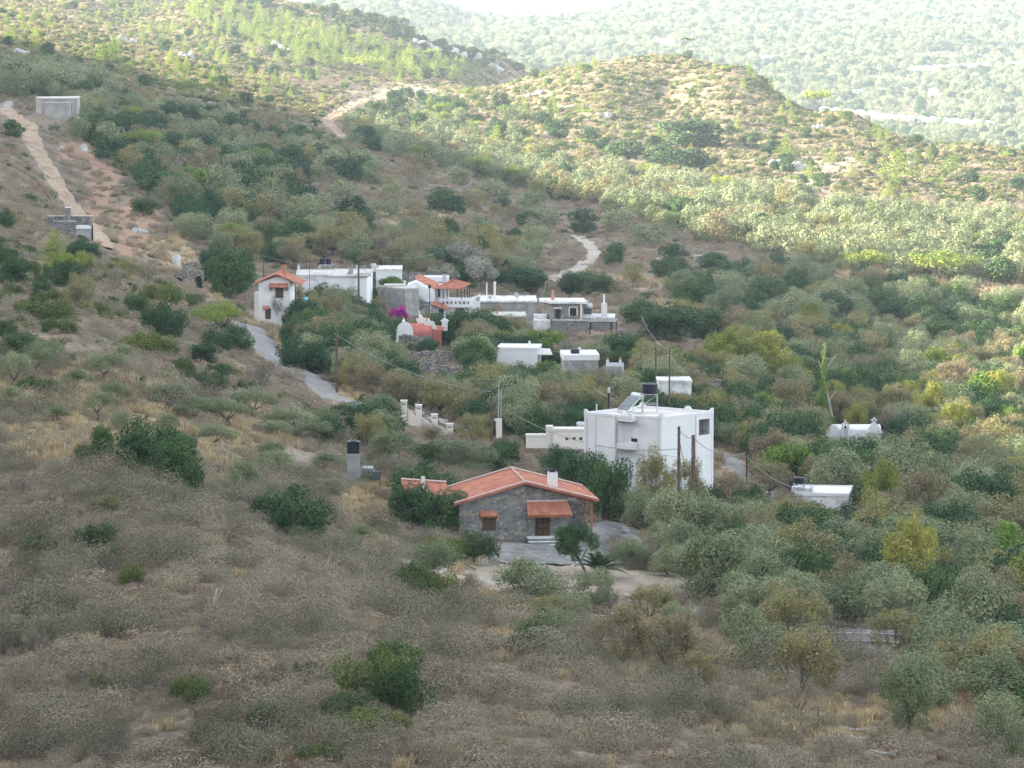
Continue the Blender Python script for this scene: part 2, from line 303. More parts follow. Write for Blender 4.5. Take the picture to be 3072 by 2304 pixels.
def lerp(a,b,t): return a*(1-t[...,None])+np.array(b)*t[...,None]
wn=0.5+0.5*np.clip(fbm(GX,GY,14,9),-1,1); wn2=0.5+0.5*np.clip(fbm(GX,GY,60,15),-1,1)
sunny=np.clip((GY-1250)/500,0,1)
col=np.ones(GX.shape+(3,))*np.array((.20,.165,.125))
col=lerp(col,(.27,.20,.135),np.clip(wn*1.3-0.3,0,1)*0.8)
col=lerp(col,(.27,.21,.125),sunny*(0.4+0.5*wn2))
for k,c in (('straw',(.40,.30,.185)),('red',(.38,.245,.16)),('bare',(.32,.27,.205)),('pale',(.38,.37,.35))):
    mk_=np.clip(pm(k,GU,GV)*(0.55+0.75*wn+0.15),0,1); col=lerp(col,c,mk_)
plain=np.clip((GY-2750)/300,0,1); col=lerp(col,(.16,.155,.095),plain*0.9)
nr,nc=GX.shape; idx=np.arange(nr*nc).reshape(nr,nc)
Fq=np.stack([idx[:-1,:-1],idx[:-1,1:],idx[1:,1:],idx[1:,:-1]],-1).reshape(-1,4)
def ground_mat():
    m=bpy.data.materials.new('ground'); m.use_nodes=True; n=m.node_tree.nodes; l=m.node_tree.links; p=n['Principled BSDF']
    p.inputs['Roughness'].default_value=1; p.inputs['Specular IOR Level'].default_value=0.05
    at_=n.new('ShaderNodeAttribute'); at_.attribute_name='soil'
    tc=n.new('ShaderNodeTexCoord'); mx=at_.outputs['Color']
    for scl,lo,hi,f in ((1.7,.6,1.3,1.0),(0.28,.8,1.15,1.0),(6,.7,1.3,0.8)):
        t=n.new('ShaderNodeTexNoise'); t.inputs['Scale'].default_value=scl; t.inputs['Detail'].default_value=7; t.inputs['Roughness'].default_value=0.65
        l.new(tc.outputs['Object'],t.inputs['Vector']); r=n.new('ShaderNodeMapRange'); r.inputs['From Min'].default_value=.33; r.inputs['From Max'].default_value=.67
        r.inputs['To Min'].default_value=lo; r.inputs['To Max'].default_value=hi; l.new(t.outputs['Fac'],r.inputs['Value'])
        k=n.new('ShaderNodeMix'); k.data_type='RGBA'; k.blend_type='MULTIPLY'; k.inputs[0].default_value=f; l.new(mx,k.inputs[6]); l.new(r.outputs[0],k.inputs[7]); mx=k.outputs[2]
    l.new(mx,p.inputs['Base Color'])
    b=n.new('ShaderNodeBump'); b.inputs['Strength'].default_value=0.6; b.inputs['Distance'].default_value=0.15; l.new(t.outputs['Fac'],b.inputs['Height']); l.new(b.outputs[0],p.inputs['Normal'])
    return m
M['ground']=ground_mat()
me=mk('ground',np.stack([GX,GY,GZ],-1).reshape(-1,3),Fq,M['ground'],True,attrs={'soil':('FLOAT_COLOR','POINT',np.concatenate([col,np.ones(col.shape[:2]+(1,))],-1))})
tag(link('ground',me),kind='structure')
# coarser land all round, outside the view, with the mountain that throws the shadow
hx=np.arange(-1600,1601,16.0); hy=np.arange(-480,7400,16.0); HX,HY=np.meshgrid(hx,hy); HZ=height(HX,HY,False)-0.8
Y0=HY-8; inside=(np.abs(HX)<0.160*np.maximum(Y0,0)-22)&(HY>170)
HZ=np.where((np.abs(HX)<0.168*np.maximum(HY,0)+2)&(HY>118)&~inside,HZ-2.5,HZ)
ii=np.arange(HX.size).reshape(HX.shape); q=np.stack([ii[:-1,:-1],ii[:-1,1:],ii[1:,1:],ii[1:,:-1]],-1).reshape(-1,4)
keep=~(inside.ravel()[q].all(1)); me=mk('hillside',np.stack([HX,HY,HZ],-1).reshape(-1,3),q[keep],M['ground'],True,attrs={'soil':('FLOAT_COLOR','POINT',np.tile(np.array((.22,.19,.13,1.)),(HX.size,1)))})
tag(link('hillside',me),kind='structure')
M['sea']=mat('sea',(.03,.08,.13),(.05,.11,.16),0.002,0.25,spec=0.5)
b=MB(); b.add([(-30000,6200,-190),(30000,6200,-190),(30000,45000,-190),(-30000,45000,-190)],[(0,1,2,3)]); tag(b.build('sea',M['sea']),kind='structure')
# air
b=MB(); b.box(-32000,32000,-600,46000,-206,175); hz=b.build('haze',None); tag(hz,kind='stuff')
hm=bpy.data.materials.new('haze'); hm.use_nodes=True; n=hm.node_tree.nodes; n.remove(n['Principled BSDF']); pv=n.new('ShaderNodeVolumePrincipled')
pv.inputs['Color'].default_value=(.74,.85,1,1); pv.inputs['Density'].default_value=0.00006; pv.inputs['Anisotropy'].default_value=0.0
hm.node_tree.links.new(pv.outputs[0],n['Material Output'].inputs['Volume']); hz.data.materials.append(hm)
# ------------------------------------------------ roads draped on the ground
def drape(name,pts,m,lift=0.10,cap=False):
    # pts: (u,v,width_m)
    W=[(at(u,v),w) for u,v,w in pts]; P=[]; 
    for i in range(len(W)-1):
        p0=W[max(i-1,0)][0];p1=W[i][0];p2=W[i+1][0];p3=W[min(i+2,len(W)-1)][0]; k=max(2,int((p2-p1).length/1.5))
        for j in range(k):
            t=j/k; P.append((0.5*((2*p1)+(p2-p0)*t+(2*p0-5*p1+4*p2-p3)*t*t+(3*p1-p0-3*p2+p3)*t**3), W[i][1]*(1-t)+W[i+1][1]*t))
    P.append(W[-1]); V=[];Fc=[];k=9
    for i,(p,w) in enumerate(P):
        d=(P[min(i+1,len(P)-1)][0]-P[max(i-1,0)][0]); d.z=0; d.normalize(); s=Vector((d.y,-d.x,0)); w=w*(1+0.06*math.sin(i*0.7)+0.05*math.sin(i*0.23))
        zc=[hgt(*(p+s*w*(j/(k-1)-0.5)).xy) for j in range(k)]; zm=sum(zc)/k
        for j in range(k):
            q=p+s*w*(j/(k-1)-0.5); V.append((q.x,q.y,max(zc[j],zm*0.5+zc[j]*0.5)+lift-(0.35 if j in(0,k-1) else 0)))
    for i in range(len(P)-1):
        for j in range(k-1): Fc.append((i*k+j,i*k+j+1,(i+1)*k+j+1,(i+1)*k+j))
    me=mk(name,V,Fc,m,True); ROADS.append(([ (p.x,p.y) for p,_ in P],max(w for _,w in P)*0.5)); return tag(link(name,me),kind='structure')
ROADS=[]
M['asphalt']=mat('worn_asphalt',(.225,.215,.20),(.285,.275,.255),0.5,detail=8)
M['dirt']=mat('dirt_road',(.29,.205,.13),(.41,.305,.21),0.4,c3=(.345,.25,.165),detail=9)
M['track']=mat('pale_track',(.34,.30,.245),(.43,.385,.32),0.5,detail=9)
drape('dirt_road',[(-60,290,4.5),(20,330,5.2),(75,370,6),(105,440,5),(130,490,5),(165,560,5.2),(215,625,5.2),(262,680,5.2),(300,740,5)],M['dirt'])
drape('road',[(705,968,5),(738,985,6),(775,1035,6),(830,1085,5.5),(900,1125,5),(960,1160,4.5),(1010,1195,4),(1090,1225,3.6),(1160,1250,3.4)],M['asphalt'])
drape('dirt_track',[(1640,842,3.5),(1690,825,3.6),(1745,800,3.6),(1780,770,3.6),(1772,740,3.4),(1735,712,3.2),(1700,700,3)],M['track'])
drape('dirt_road',[(1230,262,8),(1190,275,8),(1150,290,8),(1090,308,5.5),(1040,328,4.5),(1000,350,4.5),(982,370,4.5),(1008,392,4.5),(1035,418,4.5)],M['dirt'],0.25)
drape('dirt_track',[(1230,1690,2.6),(1330,1725,2.8),(1430,1745,3.0),(1520,1755,3.2),(1600,1765,3.2),(1700,1778,2.8),(1850,1783,2.4),(2080,1772,2.2)],M['track'])
drape('road',[(2150,1355,3),(2190,1385,3.4),(2240,1430,3.4),(2280,1480,3.4),(2260,1530,3.2),(2200,1560,3)],M['asphalt'])
# ------------------------------------------------ plants
TPL=[]   # templates are plain mesh data; things are objects that share them
def cards(Pc,N,sz,asp=0.6,jit=0.5,quad=True,r=rng):
    n=len(Pc); N=N+r.normal(0,jit,(n,3)); N/=np.linalg.norm(N,axis=1)[:,None]+1e-9
    t=np.cross(N,r.normal(0,1,(n,3))); t/=np.linalg.norm(t,axis=1)[:,None]+1e-9; b=np.cross(N,t)
    s=(sz*r.uniform(0.6,1.3,n))[:,None]*0.5
    V=np.stack([Pc-t*s,Pc-b*s*asp+N*s*0.15,Pc+t*s,Pc+b*s*asp],1).reshape(-1,3)
    return V,np.arange(4*n).reshape(n,4)
def crown(cl,n,sz,asp=0.6,jit=0.6,fill=0.25,up=0.25,seed=0,flat=1.0):
    # cl: list of clumps (x,y,z,r); leaves sit through the outer shell of every clump
    r=np.random.default_rng(seed); cl=np.array(cl,float); w=cl[:,3]**2; w/=w.sum(); k=r.choice(len(cl),n,p=w)
    d=r.normal(0,1,(n,3)); d/=np.linalg.norm(d,axis=1)[:,None]; rad=r.uniform(fill,1,n)**0.5*(1+0.12*r.normal(0,1,n))
    Pc=cl[k,:3]+d*(cl[k,3]*rad)[:,None]*np.array([1,1,flat]); N=d+np.array([0,0,up])
    V,Fc=cards(Pc,N,np.full(n,sz),asp,jit,r=r)
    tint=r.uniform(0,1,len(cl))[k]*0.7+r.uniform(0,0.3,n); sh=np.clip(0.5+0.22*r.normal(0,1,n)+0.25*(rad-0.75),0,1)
    return V,Fc,np.repeat(tint,4),np.repeat(sh,4)
def ell(n,a,b,c,z,rc,seed,low=-0.3,irr=0.15,shell=0.55):
    r=np.random.default_rng(seed); out=[]
    for i in range(n):
        d=r.normal(0,1,3); d/=np.linalg.norm(d); d[2]=d[2] if d[2]>low else -d[2]*0.5
        q=shell+(1-shell)*r.uniform()**0.7
        out.append((d[0]*a*q*(1+irr*r.normal()),d[1]*b*q*(1+irr*r.normal()),z+d[2]*c*q,rc*r.uniform(0.65,1.25)))
    return out
def leafmesh(name,cr,m):
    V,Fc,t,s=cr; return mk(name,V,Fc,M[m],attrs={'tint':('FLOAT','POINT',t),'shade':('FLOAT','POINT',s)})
def trunkmesh(name,h,r0,nl,spread,seed,m='bark',lean=(0,0),twigs=0,top=None):
    r=np.random.default_rng(seed); b=MB(); top=top or h*1.6; f=Vector((lean[0],lean[1],h))
    mid=f*0.5+Vector((r.normal()*0.12,r.normal()*0.12,0)); b.tube([(0,0,-0.6),(0,0,0),mid,f],[r0*1.35,r0*1.15,r0*0.95,r0*0.85],7)
    for i in range(nl):
        t=2*math.pi*(i+r.uniform(-.3,.3))/nl; e=Vector((math.cos(t)*spread*r.uniform(.6,1),math.sin(t)*spread*r.uniform(.6,1),top*r.uniform(.75,1.05)))+Vector((lean[0],lean[1],0))
        m1=f.lerp(e,0.45)+Vector((0,0,-0.1*top)); b.tube([f*0.97,m1,e],[r0*0.6,r0*0.38,r0*0.12],5)
        for j in range(twigs):
            s=m1.lerp(e,r.uniform(0,1)); g=s+Vector((r.normal()*spread*.35,r.normal()*spread*.35,abs(r.normal())*spread*.35)); b.tube([s,s.lerp(g,.5)+Vector((0,0,.05)),g],[r0*.2,r0*.12,r0*.04],3)
    return mk(name,b.V,b.F,M[m],True)
# every template is about 1 m in radius of crown at width 2; sizes below in metres for width/height 'w','h'
SP={}
def species(key,w,h,builders): SP[key]=dict(w=w,h=h,var=builders)
def V_olive(i,n,sz):
    cl=ell(20,1.45,1.45,1.35,2.0,0.62,i*7+1,-0.75,.14,.6)+ell(7,1.2,1.2,.5,.75,.55,i+55,-.2); return leafmesh('olive_crown',crown(cl,n,sz,0.45,0.42,0.55,0.45,i),'olive_leaf'),trunkmesh('olive_trunk',0.9,0.16,4,1.1,i+3,'bark',top=2.3)
def V_tolive(i,n,sz):   # younger olive with its stem showing
    cl=ell(16,1.5,1.5,1.0,2.35,0.58,i*9+1,-0.5,.18,.5); return leafmesh('olive_crown',crown(cl,n,sz,0.45,0.5,0.4,0.4,i+5),'olive_leaf'),trunkmesh('olive_trunk',1.0,0.15,4,1.1,i+13,'bark',top=2.4)
def V_ever(i,n,sz):
    cl=ell(26,1.7,1.7,1.4,1.75,0.62,i*5+2,-0.7,.12,.7)+ell(10,1.4,1.4,0.5,0.7,0.6,i+50,-0.5); return leafmesh('evergreen_crown',crown(cl,n,sz,0.7,0.45,0.6,0.4,i+20),'evergreen_leaf'),trunkmesh('evergreen_trunk',0.8,0.18,4,1.2,i+9,'bark',top=2.4)
def V_autumn(i,n,sz):
    cl=ell(26,1.6,1.6,1.5,1.9,0.52,i*3+4,-0.7,0.2,.55); cr=crown(cl,n,sz,0.45,0.7,0.25,0.3,i+40); return leafmesh('shrub_crown',cr,'autumn_leaf'),trunkmesh('shrub_stem',0.55,0.12,6,1.5,i+19,'bark',twigs=7,top=3.0)
def V_bare(i,n,sz):
    cl=ell(16,1.7,1.7,1.3,1.7,0.6,i*3+8,-0.6,0.3); cr=crown(cl,n,sz,0.18,1.2,0.0,0.0,i+60); return leafmesh('twig_crown',cr,'twig_grey'),trunkmesh('shrub_stem',0.4,0.09,7,1.5,i+29,'bark',twigs=9,top=2.7)
def V_pine(i,n,sz):
    r=np.random.default_rng(i+80); cl=[]; H=4.6+r.uniform(-.5,.8)
    for k in range(30):
        z=0.5+(H-0.6)*(k/29.0); R=(1.5*(1-(z/H))**0.8+0.12)*r.uniform(0.55,1.1); t=k*2.4+r.uniform(-.4,.4); cl.append((R*math.cos(t)*0.85,R*math.sin(t)*0.85,z,0.30+0.36*(1-z/H)))
        if k%3==0: cl.append((0,0,z,0.3+0.35*(1-z/H)))
    return leafmesh('pine_crown',crown(cl,n,sz,0.35,0.6,0.2,0.35,i+81,0.65),'pine_needle'),trunkmesh('pine_trunk',2.6,0.11,3,0.5,i+33,'bark',top=4.0)
def V_upine(i,n,sz):   # broad flat-topped pine
    cl=ell(20,2.2,2.2,0.65,2.6,0.6,i*7+91,-0.2,0.2,0.3); return leafmesh('pine_crown',crown(cl,n,sz,0.4,0.5,0.3,0.35,i+95,0.7),'pine_needle'),trunkmesh('pine_trunk',1.7,0.16,5,1.6,i+43,'bark',top=2.7,lean=(0.3,0))
def V_lent(i,n,sz):
    cl=ell(20,1.9,1.4,0.8,0.75,0.55,i*7+71,-0.4,0.2); return leafmesh('bush_crown',crown(cl,n,sz,0.65,0.5,0.4,0.35,i+75),'lentisk_leaf'),trunkmesh('bush_stem',0.3,0.08,5,1.0,i+53,'bark',top=1.0)
def V_fig(i,n,sz):
    cl=ell(18,1.8,1.8,1.2,1.6,0.6,i*7+41,-0.4,0.2); return leafmesh('broadleaf_crown',crown(cl,n,sz,0.8,0.6,0.3,0.35,i+45),'fig_leaf'),trunkmesh('broadleaf_trunk',0.7,0.13,5,1.2,i+63,'bark',top=2.2)
def V_plane(i,n,sz):
    r=np.random.default_rng(i+8); cl=ell(26,1.75,1.75,1.9,2.5,0.55,i*7+31,-0.6,0.2)
    for k in range(12): t=r.uniform(0,6.28); q=r.uniform(0,1.5); cl.append((q*math.cos(t),q*math.sin(t),3.9+r.uniform(0,.9)-q*0.5,0.32))
    return leafmesh('tall_crown',crown(cl,n,sz,0.6,0.7,0.25,0.3,i+35,1.3),'plane_leaf'),trunkmesh('tall_trunk',1.3,0.18,6,1.2,i+73,'barkp',top=3.6)
NEAR=dict(olive=(V_olive,8500,.15),tolive=(V_tolive,6000,.14),ever=(V_ever,8500,.16),autumn=(V_autumn,7500,.13),bare=(V_bare,3000,.2),pine=(V_pine,3800,.17),upine=(V_upine,4200,.18),lent=(V_lent,6500,.12),fig=(V_fig,5000,.19),plane=(V_plane,9000,.14))
BW={};BH={}
LIB={}
for k,(fn,n,sz) in NEAR.items():
    LIB[k]=[fn(i,n,sz) for i in range(4 if k in('olive','ever','autumn') else 3)]
    co=np.concatenate([np.array([v_.co[:] for v_ in list(m_[0].vertices)[::9]]) for m_ in LIB[k]]); BW[k]=float(np.percentile(np.abs(co[:,0]),96)*2.0); BH[k]=float(np.percentile(co[:,2],98.5))
    LIB[k+'_far']=[fn(i+10,int(n*0.28),sz*1.7)[0] for i in range(3)]
def cushion(name,m,n,sz,R,H,seed,asp=0.3,jit=0.35):
    r=np.random.default_rng(seed); cl=[(0,0,H*.18,R*.8)]+[(R*.5*math.cos(t),R*.5*math.sin(t),H*r.uniform(.15,.5),R*r.uniform(.34,.5)) for t in r.uniform(0,6.28,6)]
    return leafmesh(name,crown(cl,n,sz,asp,jit,0.72,0.3,seed,H/R),m)
def collection_of(name,meshes):
    c=bpy.data.collections.new(name)     # library collection, not part of the scene
    for i,me in enumerate(meshes):
        o=bpy.data.objects.new(name,me); c.objects.link(o)
    return c
def scatter(name,coll,pts,scl,label_kind='stuff',rz=None,flat=None):
    n=len(pts); me=bpy.data.meshes.new(name); me.vertices.add(n); me.vertices.foreach_set('co',np.asarray(pts,np.float32).ravel())
    for k,ty,a in (('scl','FLOAT_VECTOR',scl),('rot','FLOAT_VECTOR',np.stack([rng.normal(0,.08,n),rng.normal(0,.08,n),rng.uniform(0,6.28,n)],-1)),('pick','INT',rng.integers(0,len(coll.objects),n))):
        at_=me.attributes.new(k,ty,'POINT'); at_.data.foreach_set('vector' if ty!='INT' else 'value',np.asarray(a).ravel())
    o=link(name,me); tag(o,kind='stuff')
    g=bpy.data.node_groups.new(name,'GeometryNodeTree'); g.interface.new_socket('Geometry',in_out='INPUT',socket_type='NodeSocketGeometry'); g.interface.new_socket('Geometry',in_out='OUTPUT',socket_type='NodeSocketGeometry')
    n_=g.nodes; l=g.links; gi=n_.new('NodeGroupInput'); go=n_.new('NodeGroupOutput'); ip=n_.new('GeometryNodeInstanceOnPoints'); ci=n_.new('GeometryNodeCollectionInfo')
    ci.inputs['Collection'].default_value=coll; ci.inputs['Separate Children'].default_value=True; ci.inputs['Reset Children'].default_value=True
    mp_=n_.new('GeometryNodeMeshToPoints'); l.new(gi.outputs[0],mp_.inputs[0]); l.new(mp_.outputs[0],ip.inputs['Points']); l.new(ci.outputs[0],ip.inputs['Instance']); ip.inputs['Pick Instance'].default_value=True
    for nm,ty,sock in (('scl','FLOAT_VECTOR','Scale'),('rot','FLOAT_VECTOR','Rotation'),('pick','INT','Instance Index')):
        a=n_.new('GeometryNodeInputNamedAttribute'); a.data_type=ty; a.inputs[0].default_value=nm
        l.new(a.outputs[0],ip.inputs[sock])
    l.new(ip.outputs[0],go.inputs[0]); md=o.modifiers.new('scatter','NODES'); md.node_group=g; return o
def inpoly(U,V,poly):
    r=np.zeros(U.shape,bool); n=len(poly)
    for i in range(n):
        x0,y0=poly[i]; x1,y1=poly[(i+1)%n]
        if y0==y1: continue
        c=((y0>V)!=(y1>V)); r^=c&(U<(x1-x0)*(V-y0)/(y1-y0)+x0)
    return r
def offroad(X,Y,extra=0.4,fr=0.32):
    ok=np.ones(X.shape,bool)
    for pts,hw in ROADS:
        p=np.array(pts)
        x0,y0=p.min(0)-hw-14; x1,y1=p.max(0)+hw+2; c=np.where((X>x0)&(X<x1)&(Y>y0)&(Y<y1))[0]
        if len(c)==0: continue
        d=np.full(len(c),1e9)
        for q in p[::2]: dy=q[1]-Y[c]; d=np.minimum(d,(X[c]-q[0])**2+(np.where(dy>0,dy*fr,dy))**2)   # plants this side of a road would stand in front of it
        ok[c]&=d>(hw+extra)**2
    return ok
KEEP=[(770,800,895,955,685),(890,785,1110,850,720),(1120,800,1210,835,740),(1125,842,1262,930,730),(1240,830,1445,938,740),(1440,870,1610,925,760),(1495,930,1582,968,720),(1186,935,1350,1012,692),(1235,1040,1362,1072,655),(1262,1080,1385,1118,615),(1600,880,1890,990,770),(1488,1035,1630,1090,672),(1690,1055,1878,1112,650),(1975,1095,2168,1165,550),(1760,1205,2152,1410,430),(1205,1195,1365,1275,512),(1468,1160,1512,1275,500),(2478,1255,2655,1302,600),(2388,1430,2550,1498,480),(2490,1900,2705,1985,305),(2500,1812,2562,1862,335),(95,288,232,345,1110),(130,620,278,692,680),(518,790,616,852,700),(2084,765,2128,790,930),(720,975,840,1090,560),(840,1080,1000,1185,500),(1700,700,1800,835,800),(1620,800,1720,860,790),(0,290,120,420,800),(80,400,310,735,640),(980,250,1210,420,1300),(1460,1600,1780,1745,330),(1800,1560,1900,1700,330),(1440,1700,2080,1800,300),(2485,1060,2515,1270,560),(2160,1350,2290,1530,400),(2310,470,2430,520,1300),(2325,568,2460,610,1250),(2415,605,2530,675,1150),(595,555,668,597,900),(1340,1000,1300,1180,420),(1290,1395,1800,1520,385),(740,340,760,360,1100),(630,905,700,955,640),(1000,1560,1160,1680,370)]
def hides(x,y,w,h,K_=None):
    z=hgt(x,y); u,v=to_px(x,y,z); k=F/y; u0,u1,v0,v1=u-w*k*.5,u+w*k*.5,v-h*k,v
    for a,b,c,d,D in (K_ or KEEP):
        if y<D and u0<c and u1>a and v0<d and v1>b: return True
    return False
FOOT=[]   # (x,y,r) circles kept free of plants: filled in by the buildings
def offfoot(X,Y,m=0.0):
    ok=np.ones(X.shape,bool)
    for x,y,r in FOOT: ok&=((X-x)**2+(Y-y)**2)>(r+m)**2
    return ok
def field(D0,D1,per_m2,poly=None,u0=-450,u1=3560):
    area=(u1-u0)/F*(D1*D1-D0*D0)/2; n=int(area*per_m2); D=np.sqrt(rng.uniform(D0*D0,D1*D1,n)); X=(rng.uniform(u0,u1,n)-CX)/F*D
    Z=height(X,D); U,V=to_px(X,D,Z); k=seen(X,D)&(V<2420)
    if poly is not None: k&=inpoly(U,V,poly)
    return X[k],D[k],Z[k],U[k],V[k]
# ------------------------------------------------ low scrub: beyond counting
LC=collection_of('grey_scrub',[cushion('grey_cushion','twig_grey',1900,.07,.75,.68,100+i,.3,.45) for i in range(5)])
LS=collection_of('tall_scrub',[cushion('tall_shrub','twig_olive',5200,.085,1.35,1.45,110+i,.3,.45) for i in range(4)])
LB=collection_of('brown_scrub',[cushion('brown_cushion','twig_brown',700,.085,.55,.45,120+i,.6,.3) for i in range(3)])
LH=collection_of('hill_scrub',[cushion('hill_cushion','hill_twig',420,.15,.6,.48,130+i,.5,.35) for i in range(3)])
LG=collection_of('green_scrub',[cushion('green_cushion','lentisk_leaf',300,.17,.7,.5,140+i,.6) for i in range(3)])
def tuft(seed):
    r=np.random.default_rng(seed); n=110; b=r.normal(0,.22,(n,3)); b[:,2]=0; d=np.stack([r.normal(0,.28,n),r.normal(0,.28,n),np.ones(n)],-1)*r.uniform(.45,.95,n)[:,None]
    s=np.cross(d,r.normal(0,1,(n,3))); s/=np.linalg.norm(s,axis=1)[:,None]; s*=0.022
    V=np.stack([b-s,b+s,b+d+s*.4,b+d-s*.4],1).reshape(-1,3); t=np.repeat(r.uniform(0,1,n),4); return mk('grass_tuft',V,np.arange(4*n).reshape(n,4),M['dry_grass'],attrs={'tint':('FLOAT','POINT',t),'shade':('FLOAT','POINT',t)})
LT=collection_of('grass_tufts',[tuft(160+i) for i in range(4)])
def rockmesh(seed,sub=2,rough=0.28):
    import bmesh
    r=np.random.default_rng(seed); bm=bmesh.new(); bmesh.ops.create_icosphere(bm,subdivisions=sub,radius=0.62)
    cut=[]
    for i in range(13): d=r.normal(0,1,3); d[2]*=.8; d/=np.linalg.norm(d); cut.append((d,r.uniform(.30,.52)))
    for v in bm.verts:
        c=np.array(v.co)
        for d,k in cut:
            e=float(c@d)
            if e>k: c=c-d*(e-k)*.93
        c=c+r.normal(0,.014 if sub>2 else .02,3); v.co=Vector((c[0],c[1]*.9,c[2]*.8))
    me=bpy.data.meshes.new('rock'); bm.to_mesh(me); bm.free(); me.materials.append(M['rock']); return me
LR=collection_of('stones',[rockmesh(180+i,1) for i in range(4)])
# ------------------------------------------------ buildings and built things
class Bld:
    # a thing whose origin is the ground point at pixel (u,v), distance D; rot turns it about the vertical
    def __init__(s,name,label,cat,u,v,D=None,rot=0,foot=None,group=None,lift=None):
        p=at(u,v); D=min(max(D,.925*p.y),1.004*p.y) if D else p.y; a,sl=ray(u,v); s.D=D; s.k=F/D; s.u=u; s.v=v; s.rot=math.radians(rot)
        s.o=bpy.data.objects.new(name,None); C.objects.link(s.o); s.o.location=(a*D,D,sl*D); s.o.rotation_euler=(0,0,s.rot)
        s.o.empty_display_size=0.5; tag(s.o,label,cat,group); s.g=hgt(a*D,D)-sl*D   # local height of the ground below the origin
        if foot:
            for (x,y,r) in foot: q=s.o.location+Matrix.Rotation(s.rot,3,'Z')@Vector((x,y,0)); FOOT.append((q.x,q.y,r))
    def X(s,u): return (u-s.u)/s.k/math.cos(s.rot)
    def Z(s,v): return (s.v-v)/s.k
    def part(s,name,m,b,parent=None,smooth=False,label=None):
        o=b.build(name,M[m] if m else None,parent or s.o,smooth)
        if label: o['label']=label
        return o
    def window(s,x0,x1,z0,z1,y=0,frame='shutter',pane='dark',name='window',t=0.07,mull=True,sill=None):
        b=MB(); b.box(x0-t,x0,y-.05,y+.02,z0-t,z1+t).box(x1,x1+t,y-.05,y+.02,z0-t,z1+t).box(x0,x1,y-.05,y+.02,z1,z1+t).box(x0,x1,y-.05,y+.02,z0-t,z0)
        if mull: b.box((x0+x1)/2-.025,(x0+x1)/2+.025,y-.04,y+.02,z0,z1)
        w_=s.part(name,frame,b); p=MB(); p.box(x0,x1,y-.015,y+.03,z0,z1); s.part('pane',pane,p,w_)
        if sill: q=MB(); q.box(x0-.15,x1+.15,y-.14,y-.051,z0-t-.1,z0-t); s.part('sill',sill,q,w_)
        return w_
def flatroof(b,x0,x1,y0,y1,z,t=0.22,over=0.15,m='roofcem',par=0.0,name='roof'):
    q=MB(); q.box(x0-over,x1+over,y0-over,y1+over,z,z+t)
    if par: 
        for a in ((x0-over,x1+over,y0-over,y0-over+.2),(x0-over,x1+over,y1+over-.2,y1+over),(x0-over,x0-over+.2,y0-over+.2,y1+over-.2),(x1+over-.2,x1+over,y0-over+.2,y1+over-.2)): q.box(a[0],a[1],a[2],a[3],z+t,z+t+par)
    return b.part(name,m,q)
def chimney(b,x,y,z0,h,w_=0.35,m='white',cap='dark',parent=None,pot=True):
    q=MB(); q.box(x-w_/2,x+w_/2,y-w_/2,y+w_/2,z0-.3,z0+h); c=b.part('chimney',m,q,parent)
    if pot: q=MB(); q.box(x-w_*.25,x+w_*.25,y-w_*.25,y+w_*.25,z0+h,z0+h+.14).xz([(x-w_*.55,z0+h+.14),(x+w_*.55,z0+h+.14),(x,z0+h+.36)],y-w_*.45,y+w_*.45); b.part('chimney_cap',cap,q,c)
    return c
def tank_thing(name,label,P,r,h,m='black',legs=0,leg_h=0,n=20,cat='water tank'):
    o=bpy.data.objects.new(name,None); C.objects.link(o); o.location=P; tag(o,label,cat)
    b=MB(); b.lathe((0,0,leg_h),[(r*.97,0),(r,.05)]+[(r*(1.02 if i%2 else .98),h*i/7) for i in range(1,7)]+[(r,h*.94),(r*.6,h),(r*.18,h+.06)],n); link('tank',b.build('tank',M[m],o).data) if False else b.build('tank',M[m],o)
    if legs:
        b=MB(); L=r*.95
        for sx,sy in((-1,-1),(1,-1),(1,1),(-1,1)): 
            b=MB(); b.tube([(sx*L,sy*L,-.1),(sx*L*.95,sy*L*.95,leg_h)],.045,5); b.build('leg',M['steel'],o)
        b=MB()
        for z in (leg_h*.45,leg_h-.06):
            for i in range(4): c=[(-L,-L),(L,-L),(L,L),(-L,L)]; p,q=c[i],c[(i+1)%4]; b.tube([(p[0],p[1],z),(q[0],q[1],z)],.035,4)
        b.tube([(-L,-L,leg_h*.45),(L,-L,leg_h-.06)],.03,4); b.build('brace',M['steel'],o)
    return o
def solar(name,label,P,rz,scale=1.0,panel=True,m='steel'):
    o=bpy.data.objects.new(name,None); C.objects.link(o); o.location=P; o.rotation_euler=(0,0,rz); o.scale=(scale,)*3; tag(o,label,'solar heater')
    b=MB(); b.lathe((0,0,0),[(.05,-.78),(.27,-.72),(.29,-.6),(.29,.6),(.27,.72),(.05,.78)],16); b.V=[(v[2],v[0]+.9,v[1]+1.55) for v in b.V]; b.build('boiler',M[m],o,True)
    if panel:
        b=MB(); b.yz([(-.75,.22),(.62,1.38),(.58,1.46),(-.80,.30)],-.9,.9); pn=b.build('panel',M['steel'],o); b=MB(); b.yz([(-.76,.34),(.54,1.44),(.53,1.452),(-.77,.352)],-.82,.82); b.build('pane',M['panel'],pn)
    b=MB()
    for x in (-.7,.7): b.tube([(x,.9,0),(x,.9,1.3)],.03,4).tube([(x,-.75,0),(x,-.75,.3)],.03,4).tube([(x,-.75,0.03),(x,.9,.03)],.03,4).tube([(x,.1,.03),(x,.9,1.0)],.02,4)
    b.tube([(-.7,.9,.5),(.7,.9,.5)],.03,4); b.build('frame',M['steel'],o); return o
